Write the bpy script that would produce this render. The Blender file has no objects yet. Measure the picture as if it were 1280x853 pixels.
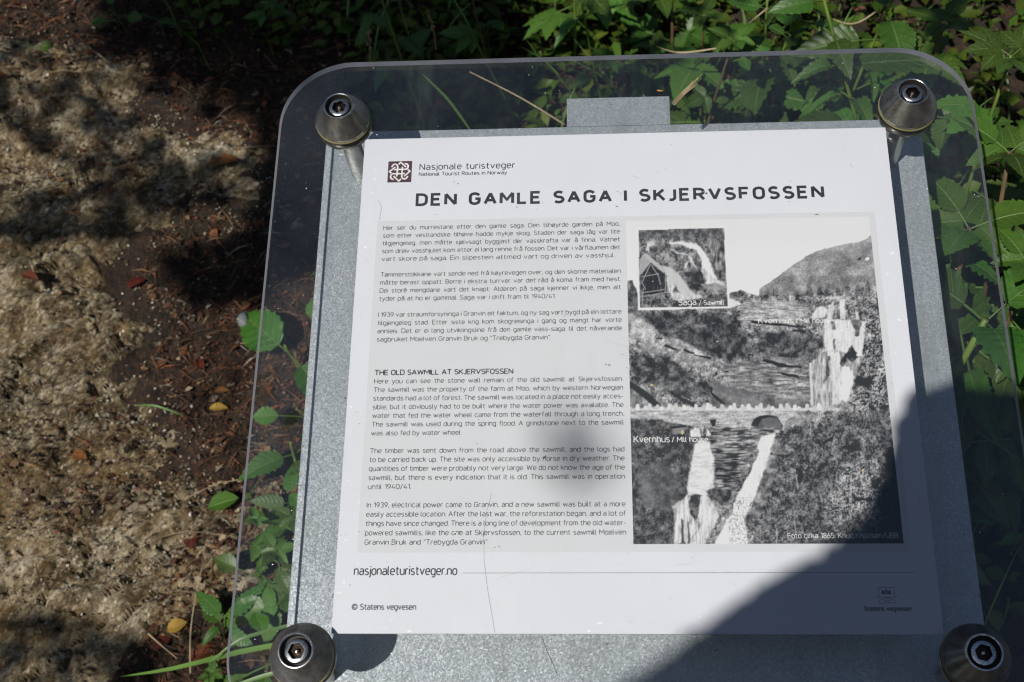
import bpy, math, random
import numpy as np
from mathutils import Vector, Matrix

# ------------------------------------------------------------------ camera, sky, sun, exposure
scn = bpy.context.scene
COL = scn.collection
rad = math.radians
CAM = Vector((-0.02051, -0.65533, 1.54028))
RIGHT = Vector((0.99777725, 0.03750318, -0.05508235)).normalized()
UP = Vector((0.01283769, 0.70293193, 0.71114127)).normalized()
FWD = Vector((-0.0653892, 0.71026771, -0.70088803)).normalized()
FPX = 1637.2
cam_d = bpy.data.cameras.new('camera')
cam = bpy.data.objects.new('camera', cam_d); COL.objects.link(cam); scn.camera = cam
cam.matrix_world = Matrix(((RIGHT.x, UP.x, -FWD.x, CAM.x), (RIGHT.y, UP.y, -FWD.y, CAM.y), (RIGHT.z, UP.z, -FWD.z, CAM.z), (0, 0, 0, 1)))
cam_d.sensor_width = 22.3
cam_d.lens = FPX / 1280 * 22.3
cam_d.clip_start = 0.05; cam_d.clip_end = 500
cam_d.dof.use_dof = True; cam_d.dof.focus_distance = 0.99; cam_d.dof.aperture_fstop = 9.5

SUN_DIR = Vector((0.32020912, 0.6227171, -0.71392544)).normalized()   # the way the light travels
sun_el = math.asin(-SUN_DIR.z)
TO = -SUN_DIR
world = bpy.data.worlds.new('World'); scn.world = world; world.use_nodes = True
wn = world.node_tree.nodes; wl = world.node_tree.links
bgn = wn['Background']
sky = wn.new('ShaderNodeTexSky'); sky.sky_type = 'NISHITA'; sky.sun_disc = False
sky.sun_elevation = sun_el; sky.sun_rotation = math.atan2(TO.x, TO.y)
sky.dust_density = 0.6; sky.ozone_density = 1.4
wl.new(sky.outputs[0], bgn.inputs[0]); bgn.inputs[1].default_value = 0.055
sun_d = bpy.data.lights.new('sun', 'SUN'); sun = bpy.data.objects.new('sun', sun_d); COL.objects.link(sun)
sun_d.energy = 4.0; sun_d.angle = rad(0.53); sun_d.color = (1.0, 0.965, 0.915)
sun.rotation_euler = SUN_DIR.to_track_quat('-Z', 'Y').to_euler(); sun.location = (-3, -6, 8)
scn.view_settings.view_transform = 'Standard'; scn.view_settings.look = 'None'
scn.view_settings.exposure = 0.15; scn.view_settings.gamma = 1.0
scn.render.engine = 'CYCLES'
scn.cycles.use_denoising = True; scn.cycles.filter_width = 1.2
scn.cycles.max_bounces = 8; scn.cycles.transparent_max_bounces = 16
scn.cycles.caustics_reflective = False; scn.cycles.caustics_refractive = False

# ------------------------------------------------------------------ frames of reference
TILT = rad(22); CT, ST = math.cos(TILT), math.sin(TILT); SZ = 0.87
SIGN_M = Matrix.Translation((0, 0, SZ)) @ Matrix.Rotation(TILT, 4, 'X')
SIGN_I = SIGN_M.inverted()
rng = np.random.default_rng(7)
random.seed(11)

def ray(px, py):
    return (FWD + RIGHT * ((px - 640) / FPX) - UP * ((py - 426.5) / FPX)).normalized()
def sp(px, py, z=0.0):                       # a measured image point on the sign plane at height z -> sign coordinates (metres)
    r = SIGN_I.to_3x3() @ ray(px, py); c = SIGN_I @ CAM
    k = (z - c.z) / r.z
    return (c.x + k * r.x, c.y + k * r.y)
def img_xy(P):                               # world array -> image position, used to tell where on the ground the rock ends
    q = P - np.array(CAM); a = q @ np.array(RIGHT); b = q @ np.array(UP); c = q @ np.array(FWD)
    return 640 + FPX * a / c, 426.5 - FPX * b / c

_lat = {}
def vnoise(x, y, seed=0):
    if seed not in _lat: _lat[seed] = np.random.default_rng(1000 + seed).random((256, 256)).astype(np.float32)
    L = _lat[seed]
    xi = np.floor(x).astype(np.int64); yi = np.floor(y).astype(np.int64)
    fx = x - xi; fy = y - yi; fx = fx * fx * (3 - 2 * fx); fy = fy * fy * (3 - 2 * fy)
    a = L[xi & 255, yi & 255]; b = L[(xi + 1) & 255, yi & 255]; c = L[xi & 255, (yi + 1) & 255]; d = L[(xi + 1) & 255, (yi + 1) & 255]
    return (a * (1 - fx) + b * fx) * (1 - fy) + (c * (1 - fx) + d * fx) * fy
def fbm(x, y, o=4, seed=0, gain=.5):
    s = 0; a = 1; t = 0
    for i in range(o):
        s = s + a * vnoise(x * 2 ** i + 13.7 * i, y * 2 ** i + 7.1 * i, seed + i); t += a; a *= gain
    return s / t
def sstep(a, b, x):
    t = np.clip((x - a) / (b - a), 0, 1); return t * t * (3 - 2 * t)

def poly_sd(X, Y, poly):                     # signed distance (inside positive)
    P = np.asarray(poly, float); n = len(P)
    d2 = np.full(X.shape, 1e18); ins = np.zeros(X.shape, bool)
    for i in range(n):
        ax, ay = P[i]; bx, by = P[(i + 1) % n]
        ex, ey = bx - ax, by - ay; wx, wy = X - ax, Y - ay
        t = np.clip((wx * ex + wy * ey) / (ex * ex + ey * ey + 1e-12), 0, 1)
        d2 = np.minimum(d2, (wx - t * ex) ** 2 + (wy - t * ey) ** 2)
        c = ((ay <= Y) & (by > Y)) | ((by <= Y) & (ay > Y))
        xx = ax + (Y - ay) / (ey if abs(ey) > 1e-12 else 1e-12) * ex
        ins ^= c & (X < xx)
    return np.where(ins, 1, -1) * np.sqrt(d2)

def terrain(x, y):                           # soil height
    x = np.asarray(x, float); y = np.asarray(y, float)
    z = 0.30 * np.clip(y - 0.15, 0, 3.0) + 0.12 * np.clip(y - 3.15, 0, 40)
    z = z + 0.22 * sstep(-0.45, -2.2, x) * sstep(-1.5, 0.3, y)
    z = z + 0.05 * (fbm(x * 2.1 + 5, y * 2.1 + 5, 3, 20) - .5) + 0.016 * (fbm(x * 11, y * 11, 3, 24) - .5)
    return z
def hit(px, py, lift=0.0):                   # where the view through an image point meets the soil
    r = ray(px, py); t = 0.6
    for _ in range(260):
        p = CAM + r * t
        h = p.z - float(terrain(p.x, p.y)) - lift
        if h < 0.002: break
        t += max(0.003, h * 0.6)
    return CAM + r * t

# ------------------------------------------------------------------ mesh helpers
class MB:
    def __init__(s): s.v = []; s.f = []
    def add(s, vs, fs):
        o = len(s.v); s.v += [tuple(v) for v in vs]; s.f += [tuple(i + o for i in f) for f in fs]
    def box(s, x0, x1, y0, y1, z0, z1):
        s.prism([(x0, y0), (x1, y0), (x1, y1), (x0, y1)], z0, z1)
    def prism(s, poly, z0, z1, bev=0):
        n = len(poly)
        if bev:
            cx = sum(p[0] for p in poly) / n; cy = sum(p[1] for p in poly) / n
            sh = lambda e: [(x - math.copysign(min(e, abs(x - cx)), x - cx), y - math.copysign(min(e, abs(y - cy)), y - cy)) for x, y in poly]
            rings = [(sh(bev), z0), (poly, z0 + bev), (poly, z1 - bev), (sh(bev), z1)]
        else: rings = [(poly, z0), (poly, z1)]
        vs = [(x, y, z) for r, z in rings for x, y in r]; fs = [tuple(range(n - 1, -1, -1)), tuple(range((len(rings) - 1) * n, len(rings) * n))]
        for k in range(len(rings) - 1):
            for i in range(n):
                j = (i + 1) % n; fs.append((k * n + i, k * n + j, (k + 1) * n + j, (k + 1) * n + i))
        s.add(vs, fs)
    def lathe(s, prof, n=48, cx=0, cy=0, hexa=None):
        vs = []; fs = []
        for k, (r, z) in enumerate(prof):
            for i in range(n):
                a = 2 * math.pi * i / n; rr = r
                if hexa and k in hexa:
                    m = (a % (math.pi / 3)) - math.pi / 6; rr = r * math.cos(math.pi / 6) / math.cos(m)
                vs.append((cx + rr * math.cos(a), cy + rr * math.sin(a), z))
        for k in range(len(prof) - 1):
            for i in range(n):
                j = (i + 1) % n; fs.append((k * n + i, k * n + j, (k + 1) * n + j, (k + 1) * n + i))
        s.add(vs, fs)
    def cap(s, r, z, n=48): s.add([(r * math.cos(2 * math.pi * i / n), r * math.sin(2 * math.pi * i / n), z) for i in range(n)], [tuple(range(n))])
    def tube(s, pts, rads, n=7):
        pts = [Vector(p) for p in pts]; vs = []; fs = []
        if not hasattr(rads, '__len__'): rads = [rads] * len(pts)
        ref = Vector((0.31, 0.17, 0.93))
        for k, p in enumerate(pts):
            d = (pts[min(k + 1, len(pts) - 1)] - pts[max(k - 1, 0)]).normalized()
            if abs(d.dot(ref)) > .97: ref = Vector((1, 0.2, 0))
            a = d.cross(ref).normalized(); b = d.cross(a)
            for i in range(n):
                t = 2 * math.pi * i / n; vs.append(p + (a * math.cos(t) + b * math.sin(t)) * rads[k])
        for k in range(len(pts) - 1):
            for i in range(n):
                j = (i + 1) % n; fs.append((k * n + i, k * n + j, (k + 1) * n + j, (k + 1) * n + i))
        fs.append(tuple(range(n - 1, -1, -1))); fs.append(tuple(range((len(pts) - 1) * n, len(pts) * n)))
        s.add(vs, fs)
    def blade(s, pts, w, nrm=Vector((0, -.4, .9))):   # a tapering grass blade, folded along its middle
        pts = [Vector(p) for p in pts]; vs = []; fs = []; m = len(pts)
        for k, p in enumerate(pts):
            d = (pts[min(k + 1, m - 1)] - pts[max(k - 1, 0)]).normalized()
            a = d.cross(nrm).normalized(); up = a.cross(d)
            ww = w * (0.5 + 1.3 * (k / m)) * (1 - (k / (m - 1)) ** 2.2) if m > 1 else w
            ww = max(ww, w * .06)
            vs += [p - a * ww, p - up * ww * .35, p + a * ww]
        for k in range(m - 1):
            o = 3 * k; fs += [(o, o + 1, o + 4, o + 3), (o + 1, o + 2, o + 5, o + 4)]
        s.add(vs, fs)
    def mesh(s, name, smooth=False, angle=None):
        me = bpy.data.meshes.new(name); me.from_pydata(s.v, [], s.f); me.update()
        if smooth: me.polygons.foreach_set('use_smooth', [True] * len(me.polygons))
        if angle: me.set_sharp_from_angle(angle=rad(angle))
        return me

def obj(name, me, mat=None, parent=None, mtx=None, **props):
    if isinstance(me, MB): me = me.mesh(name)
    if mat and not me.materials: me.materials.append(mat)
    o = bpy.data.objects.new(name, me); COL.objects.link(o)
    if parent is not None: o.parent = parent
    if mtx is not None: o.matrix_local = mtx
    for k, v in props.items(): o[k] = v
    return o
def empty(name, loc, label, cat, group=None):
    o = bpy.data.objects.new(name, None); COL.objects.link(o); o.location = loc; o.empty_display_size = .05
    o['label'] = label; o['category'] = cat
    if group: o['group'] = group
    return o
def np_mesh(name, V, F, uv=None, col=None, smooth=True, colname='col'):
    me = bpy.data.meshes.new(name)
    V = np.asarray(V, np.float32); F = np.asarray(F, np.int32); k = F.shape[1]
    me.vertices.add(len(V)); me.vertices.foreach_set('co', V.ravel())
    me.loops.add(F.size); me.loops.foreach_set('vertex_index', F.ravel())
    me.polygons.add(len(F)); me.polygons.foreach_set('loop_start', np.arange(0, F.size, k, dtype=np.int32))
    me.polygons.foreach_set('loop_total', np.full(len(F), k, np.int32))
    me.update(calc_edges=True)
    if smooth: me.polygons.foreach_set('use_smooth', np.ones(len(F), bool))
    if uv is not None:
        l = me.uv_layers.new(name='uv'); l.data.foreach_set('uv', np.asarray(uv, np.float32)[F.ravel()].ravel())
    if col is not None:
        a = me.color_attributes.new(colname, 'FLOAT_COLOR', 'POINT')
        c = np.ones((len(V), 4), np.float32); c[:, :3] = col; a.data.foreach_set('color', c.ravel())
    return me
def grid_faces(nx, ny):
    i = np.arange(nx - 1)[:, None] * ny + np.arange(ny - 1)[None, :]
    return np.stack([i, i + ny, i + ny + 1, i + 1], -1).reshape(-1, 4)

# ------------------------------------------------------------------ materials
def new_mat(name):
    m = bpy.data.materials.new(name); m.use_nodes = True
    nt = m.node_tree; b = nt.nodes['Principled BSDF']; return m, nt, b
def nd(nt, t, ins=None, **kw):
    n = nt.nodes.new(t)
    for k, v in kw.items(): setattr(n, k, v)
    for k, v in (ins or {}).items():
        if isinstance(v, bpy.types.NodeSocket): nt.links.new(v, n.inputs[k])
        else: n.inputs[k].default_value = v
    return n
def ramp(nt, fac, stops, interp='LINEAR'):
    r = nt.nodes.new('ShaderNodeValToRGB'); r.color_ramp.interpolation = interp
    e = r.color_ramp.elements
    while len(e) < len(stops): e.new(.5)
    for k, (p, c) in enumerate(stops):
        e[k].position = p; e[k].color = (*c, 1) if len(c) == 3 else c
    nt.links.new(fac, r.inputs[0]); return r
def mix(nt, f, a, b, bt='MIX'):
    n = nt.nodes.new('ShaderNodeMix'); n.data_type = 'RGBA'; n.blend_type = bt
    for i, v in ((0, f), (6, a), (7, b)):
        if isinstance(v, bpy.types.NodeSocket): nt.links.new(v, n.inputs[i])
        else: n.inputs[i].default_value = v if i == 0 else (*v, 1)
    return n.outputs[2]
def math_(nt, op, a, b=0.0, c=0.0):
    n = nt.nodes.new('ShaderNodeMath'); n.operation = op
    for i, v in enumerate((a, b, c)):
        if isinstance(v, bpy.types.NodeSocket): nt.links.new(v, n.inputs[i])
        else: n.inputs[i].default_value = v
    return n.outputs[0]
def noise(nt, vec, scale, detail=3, rough=.5, dist=0):
    return nd(nt, 'ShaderNodeTexNoise', {'Vector': vec, 'Scale': scale, 'Detail': detail, 'Roughness': rough, 'Distortion': dist}).outputs[0]

def simple_mat(name, col, rough=.5, metal=0, var=0.15, scale=40, bump=0, spec=.5):
    m, nt, b = new_mat(name)
    tc = nd(nt, 'ShaderNodeTexCoord').outputs['Object']
    n = noise(nt, tc, scale, 4)
    c0 = tuple(max(0, c * (1 - var)) for c in col); c1 = tuple(min(1, c * (1 + var)) for c in col)
    r = ramp(nt, n, [(.3, c0), (.7, c1)])
    nt.links.new(r.outputs[0], b.inputs['Base Color'])
    b.inputs['Roughness'].default_value = rough; b.inputs['Metallic'].default_value = metal
    b.inputs['Specular IOR Level'].default_value = spec
    if bump:
        bm = nd(nt, 'ShaderNodeBump', {'Height': n, 'Strength': bump, 'Distance': .001}); nt.links.new(bm.outputs[0], b.inputs['Normal'])
    return m

def mat_galv():
    m, nt, b = new_mat('galvanised_steel')
    tc = nd(nt, 'ShaderNodeTexCoord').outputs['Object']
    v = nd(nt, 'ShaderNodeTexVoronoi', {'Vector': tc, 'Scale': 900}); vb = nd(nt, 'ShaderNodeTexVoronoi', {'Vector': tc, 'Scale': 1700})
    cell = nd(nt, 'ShaderNodeSeparateColor', {0: v.outputs['Color']}).outputs[0]
    cell2 = nd(nt, 'ShaderNodeSeparateColor', {0: vb.outputs['Color']}).outputs[1]
    big = noise(nt, tc, 14, 5, .6)
    c = ramp(nt, math_(nt, 'ADD', math_(nt, 'MULTIPLY', cell, .55), math_(nt, 'MULTIPLY', cell2, .45)), [(.1, (.32, .35, .37)), (.6, (.43, .465, .485)), (.92, (.62, .655, .67))]).outputs[0]
    c = mix(nt, ramp(nt, big, [(.35, (0, 0, 0)), (.7, (.55, .55, .55))]).outputs[0], c, (.33, .37, .37), 'MIX')
    dr = noise(nt, nd(nt, 'ShaderNodeMapping', {'Vector': tc, 'Scale': (1, .18, 1)}).outputs[0], 60, 4, .6)
    c = mix(nt, ramp(nt, dr, [(.52, (0,) * 3), (.72, (.5,) * 3)]).outputs[0], c, (.24, .26, .25))
    sptt = ramp(nt, noise(nt, tc, 210, 1), [(.2, (1,) * 3), (.23, (0,) * 3)]).outputs[0]
    c = mix(nt, math_(nt, 'MULTIPLY', sptt, .7), c, (.09, .08, .07))
    nt.links.new(c, b.inputs['Base Color'])
    b.inputs['Metallic'].default_value = .45
    nt.links.new(math_(nt, 'MULTIPLY_ADD', cell2, .25, .33), b.inputs['Roughness'])
    # every zinc crystal leans its own way: that is what makes the metal sparkle
    nv = nd(nt, 'ShaderNodeVectorMath', {0: v.outputs['Color'], 1: (.5, .5, .5)}, operation='SUBTRACT')
    nv = nd(nt, 'ShaderNodeVectorMath', {0: nv.outputs[0], 'Scale': .22}, operation='SCALE')
    g = nd(nt, 'ShaderNodeNewGeometry').outputs['Normal']
    ns = nd(nt, 'ShaderNodeVectorMath', {0: g, 1: nv.outputs[0]}, operation='ADD')
    ns = nd(nt, 'ShaderNodeVectorMath', {0: ns.outputs[0]}, operation='NORMALIZE')
    nt.links.new(ns.outputs[0], b.inputs['Normal'])
    return m
M_GALV = mat_galv()

def mat_steel(name, base, rough, aniso=0.0):
    m, nt, b = new_mat(name)
    tc = nd(nt, 'ShaderNodeTexCoord').outputs['Object']
    mp = nd(nt, 'ShaderNodeMapping', {'Vector': tc, 'Scale': (1, 1, 30)}).outputs[0]
    n = noise(nt, mp, 90, 5, .7); n2 = noise(nt, tc, 160, 4, .6)
    c = ramp(nt, n2, [(.3, tuple(x * .6 for x in base)), (.62, base)]).outputs[0]
    gr = ramp(nt, noise(nt, tc, 420, 3, .7), [(.33, (1,) * 3), (.42, (0,) * 3)]).outputs[0]
    c = mix(nt, math_(nt, 'MULTIPLY', gr, .6), c, (.10, .085, .06))
    nt.links.new(c, b.inputs['Base Color'])
    b.inputs['Metallic'].default_value = 1
    if aniso:
        tg = nd(nt, 'ShaderNodeTangent', direction_type='RADIAL', axis='Z'); nt.links.new(tg.outputs[0], b.inputs['Tangent']); b.inputs['Anisotropic'].default_value = aniso; b.inputs['Anisotropic Rotation'].default_value = .25
    nt.links.new(math_(nt, 'MULTIPLY_ADD', n, .18, rough - .05), b.inputs['Roughness'])
    bm = nd(nt, 'ShaderNodeBump', {'Height': n, 'Strength': .12, 'Distance': .0004}); nt.links.new(bm.outputs[0], b.inputs['Normal'])
    return m
M_STEEL = mat_steel('brushed_stainless_steel', (.50, .48, .44), .19, .8)
M_SCREW = mat_steel('bright_screw_steel', (.72, .71, .69), .22)
M_GASKET = simple_mat('olive_gasket', (.16, .14, .06), .45, 0, .2)
M_SOCK = mat_steel('shaded_socket_steel', (.05, .036, .026), .35)  # the shade inside the socket is put into this dark colour
M_DARK = simple_mat('dark_recess', (.02, .017, .014), .6)

def mat_acrylic():
    m, nt, b = new_mat('clear_acrylic'); nt.nodes.remove(b)
    out = nt.nodes['Material Output']
    tc = nd(nt, 'ShaderNodeTexCoord').outputs['Object']
    tr = nd(nt, 'ShaderNodeBsdfTransparent', {'Color': (.968, .970, .970, 1)})
    gl = nd(nt, 'ShaderNodeBsdfGlossy', {'Color': (1, 1, 1, 1), 'Roughness': .02})
    fr = nd(nt, 'ShaderNodeFresnel', {'IOR': 1.49})
    mx = nd(nt, 'ShaderNodeMixShader', {0: fr.outputs[0], 1: tr.outputs[0], 2: gl.outputs[0]})
    # thin dust film and fine scratches lying on the sheet
    dn = noise(nt, tc, 9, 5, .65); fn = noise(nt, tc, 700, 2, .6)
    film = math_(nt, 'MULTIPLY', ramp(nt, dn, [(.35, (.002,) * 3), (.75, (.014,) * 3)]).outputs[0], 1.0)
    sm = noise(nt, nd(nt, 'ShaderNodeMapping', {'Vector': tc, 'Rotation': (0, 0, -.4), 'Scale': (1, .15, 1)}).outputs[0], 34, 5, .7)
    film = math_(nt, 'ADD', film, ramp(nt, sm, [(.55, (0,) * 3), (.75, (.018,) * 3)]).outputs[0])
    sc = nd(nt, 'ShaderNodeMapping', {'Vector': tc, 'Rotation': (0, 0, .5), 'Scale': (1, 60, 1)}).outputs[0]
    s1 = ramp(nt, noise(nt, sc, 9, 3, .5), [(.735, (0,) * 3), (.76, (.035,) * 3)]).outputs[0]
    spk = ramp(nt, fn, [(.80, (0,) * 3), (.86, (.35,) * 3)]).outputs[0]
    tot = math_(nt, 'ADD', math_(nt, 'ADD', film, s1), spk)
    df = nd(nt, 'ShaderNodeBsdfDiffuse', {'Color': (.62, .68, .66, 1)})
    m2 = nd(nt, 'ShaderNodeMixShader', {0: tot, 1: mx.outputs[0], 2: df.outputs[0]})
    nt.links.new(m2.outputs[0], out.inputs[0])
    return m
def mat_acrylic_edge():
    m, nt, b = new_mat('sawn_acrylic_edge')
    tc = nd(nt, 'ShaderNodeTexCoord').outputs['Object']
    n = noise(nt, tc, 60, 4)
    c = ramp(nt, n, [(.3, (.30, .30, .33)), (.7, (.44, .44, .48))]).outputs[0]
    nt.links.new(c, b.inputs['Base Color']); b.inputs['Roughness'].default_value = .35
    b.inputs['Transmission Weight'].default_value = 0.0
    tl = nd(nt, 'ShaderNodeBsdfTranslucent', {'Color': (.6, .6, .66, 1)})
    mx = nd(nt, 'ShaderNodeMixShader', {0: .5, 1: b.outputs[0], 2: tl.outputs[0]})
    nt.links.new(mx.outputs[0], nt.nodes['Material Output'].inputs[0])
    return m
M_ACR = mat_acrylic(); M_ACRE = mat_acrylic_edge()

def mat_panel():
    m, nt, b = new_mat('white_print_film')
    tc = nd(nt, 'ShaderNodeTexCoord').outputs['Object']
    x = nd(nt, 'ShaderNodeSeparateXYZ', {0: tc})
    base = mix(nt, noise(nt, tc, 7, 5, .65), (.69, .705, .755), (.82, .835, .885))
    # flaking along the border of the film: small pale blisters
    ax = math_(nt, 'ABSOLUTE', x.outputs[0]); ay = math_(nt, 'ABSOLUTE', x.outputs[1])
    edge = math_(nt, 'MAXIMUM', math_(nt, 'SUBTRACT', ax, .176), math_(nt, 'SUBTRACT', ay, .168))
    em = ramp(nt, math_(nt, 'MULTIPLY', edge, 40), [(0.0, (0,) * 3), (.9, (1,) * 3)]).outputs[0]
    fl = ramp(nt, noise(nt, tc, 240, 2, .5), [(.66, (0,) * 3), (.70, (1,) * 3)]).outputs[0]
    cl = ramp(nt, noise(nt, tc, 45, 2, .5), [(.50, (0,) * 3), (.60, (1,) * 3)]).outputs[0]
    f = math_(nt, 'MULTIPLY', math_(nt, 'MULTIPLY', em, fl), cl)
    base = mix(nt, f, base, (.97, .97, .97))
    sp_ = ramp(nt, noise(nt, tc, 330, 1, .5), [(.195, (1,) * 3), (.215, (0,) * 3)]).outputs[0]
    base = mix(nt, math_(nt, 'MULTIPLY', sp_, .6), base, (.30, .29, .28))
    nt.links.new(base, b.inputs['Base Color'])
    nt.links.new(math_(nt, 'MULTIPLY_ADD', f, .25, .42), b.inputs['Roughness'])
    return m
M_PANEL = mat_panel()
M_TINT = simple_mat('grey_print_tint', (.69, .705, .725), .42, 0, .015, 30)
M_INK = simple_mat('black_ink', (.022, .022, .026), .45, 0, .3, 200)
M_INKB = simple_mat('grey_black_ink', (.045, .045, .050), .45, 0, .5, 300)
M_INKW = simple_mat('white_ink', (.82, .82, .82), .45, 0, .2, 300)
M_INKG = simple_mat('grey_ink', (.22, .22, .23), .45, 0, .3, 300)
M_MAROON = simple_mat('maroon_ink', (.075, .028, .034), .45, 0, .15, 100)

m, nt, b = new_mat('halftone_photo_print'); M_PHOTO = m
at = nd(nt, 'ShaderNodeVertexColor', layer_name='col')
nt.links.new(at.outputs[0], b.inputs['Base Color']); b.inputs['Roughness'].default_value = .42

def mat_leaf(name, ca, cb, vein, nv=7, rough=.45):
    m, nt, b = new_mat(name)
    uv = nd(nt, 'ShaderNodeUVMap', uv_map='uv').outputs[0]
    s = nd(nt, 'ShaderNodeSeparateXYZ', {0: uv})
    tc = nd(nt, 'ShaderNodeTexCoord').outputs['Object']
    rnd = nd(nt, 'ShaderNodeObjectInfo').outputs['Random']
    a = math_(nt, 'ABSOLUTE', s.outputs[0])
    side = math_(nt, 'FRACT', math_(nt, 'SUBTRACT', math_(nt, 'MULTIPLY', s.outputs[1], nv), math_(nt, 'MULTIPLY', a, 1.6)))
    sv = ramp(nt, math_(nt, 'ABSOLUTE', math_(nt, 'SUBTRACT', side, .5)), [(.0, (0,) * 3), (.43, (0,) * 3), (.49, (1,) * 3)]).outputs[0]
    mv = ramp(nt, a, [(.02, (1,) * 3), (.06, (0,) * 3)]).outputs[0]
    v = math_(nt, 'MAXIMUM', math_(nt, 'MULTIPLY', sv, .6), mv)
    n = noise(nt, tc, 60, 4, .6)
    base = mix(nt, ramp(nt, n, [(.3, (0,) * 3), (.7, (1,) * 3)]).outputs[0], ca, cb)
    hs = nd(nt, 'ShaderNodeHueSaturation', {'Hue': math_(nt, 'MULTIPLY_ADD', rnd, .045, .475), 'Saturation': 1.0, 'Value': math_(nt, 'MULTIPLY_ADD', rnd, .85, .5), 'Color': base}).outputs[0]
    # a few brown insect spots
    sp_ = ramp(nt, noise(nt, tc, 130, 1), [(.22, (1,) * 3), (.25, (0,) * 3)]).outputs[0]
    hs = mix(nt, math_(nt, 'MULTIPLY', sp_, .8), hs, (.07, .04, .015))
    c = mix(nt, v, hs, vein)
    nt.links.new(c, b.inputs['Base Color']); b.inputs['Roughness'].default_value = rough
    bm = nd(nt, 'ShaderNodeBump', {'Height': math_(nt, 'ADD', math_(nt, 'MULTIPLY', v, -1), math_(nt, 'MULTIPLY', n, .5)), 'Strength': .5, 'Distance': .0012})
    nt.links.new(bm.outputs[0], b.inputs['Normal'])
    tl = nd(nt, 'ShaderNodeBsdfTranslucent', {'Color': mix(nt, .5, hs, (.16, .24, .01))})
    mx = nd(nt, 'ShaderNodeMixShader', {0: .25, 1: b.outputs[0], 2: tl.outputs[0]})
    nt.links.new(mx.outputs[0], nt.nodes['Material Output'].inputs[0])
    return m
M_LEAF = mat_leaf('raspberry_leaf', (.046, .116, .012), (.078, .158, .018), (.13, .22, .045), 8)
M_LEAF2 = mat_leaf('nettle_leaf', (.033, .090, .011), (.058, .130, .016), (.10, .18, .04), 7)
M_LEAF3 = mat_leaf('lobed_leaf', (.050, .120, .012), (.082, .162, .020), (.13, .22, .05), 6)
M_YLEAF = mat_leaf('yellowed_leaf', (.30, .15, .025), (.38, .22, .04), (.4, .27, .09), 6)
M_OLEAF = mat_leaf('orange_dead_leaf', (.22, .065, .02), (.13, .035, .014), (.2, .08, .035), 6)
M_BLEAF = mat_leaf('shade_tree_leaf', (.05, .11, .015), (.07, .14, .02), (.1, .17, .04), 6)
M_STEM = simple_mat('green_stem', (.13, .20, .035), .45, 0, .3, 30)
M_RSTEM = simple_mat('brown_cane', (.12, .075, .035), .6, 0, .3, 30)
M_GRASS = simple_mat('grass_blade_green', (.085, .16, .03), .45, 0, .35, 8)
M_STRAW = simple_mat('dry_straw', (.34, .26, .15), .6, 0, .3, 60)
M_BARK = simple_mat('tree_bark', (.16, .14, .12), .85, 0, .5, 14, .8)

def attr_mat(name, rough=.85, transl=0.0, bump=0.0):
    m, nt, b = new_mat(name)
    at = nd(nt, 'ShaderNodeVertexColor', layer_name='col')
    nt.links.new(at.outputs[0], b.inputs['Base Color']); b.inputs['Roughness'].default_value = rough
    b.inputs['Specular IOR Level'].default_value = .3
    if transl:
        tl = nd(nt, 'ShaderNodeBsdfTranslucent', {'Color': at.outputs[0]})
        mx = nd(nt, 'ShaderNodeMixShader', {0: transl, 1: b.outputs[0], 2: tl.outputs[0]})
        nt.links.new(mx.outputs[0], nt.nodes['Material Output'].inputs[0])
    return m
M_LITTER = attr_mat('leaf_litter_flakes', .8)
M_COVER = attr_mat('small_green_leaves', .5, .3)

def mat_soil():
    m, nt, b = new_mat('forest_soil')
    tc = nd(nt, 'ShaderNodeTexCoord').outputs['Object']
    n1 = noise(nt, tc, 5, 5, .6); n2 = noise(nt, tc, 60, 6, .75); n3 = noise(nt, tc, 230, 3, .7)
    c = ramp(nt, n2, [(.34, (.006, .004, .003)), (.5, (.030, .015, .008)), (.62, (.065, .032, .015)), (.75, (.13, .078, .042))]).outputs[0]
    c = mix(nt, ramp(nt, n1, [(.5, (0,) * 3), (.65, (.6,) * 3)]).outputs[0], c, (.02, .026, .009))
    nt.links.new(c, b.inputs['Base Color']); b.inputs['Roughness'].default_value = .95
    h = math_(nt, 'ADD', n2, math_(nt, 'MULTIPLY', n3, .5))
    bm = nd(nt, 'ShaderNodeBump', {'Height': h, 'Strength': 1, 'Distance': .01}); nt.links.new(bm.outputs[0], b.inputs['Normal'])
    return m
M_SOIL = mat_soil()
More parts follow.
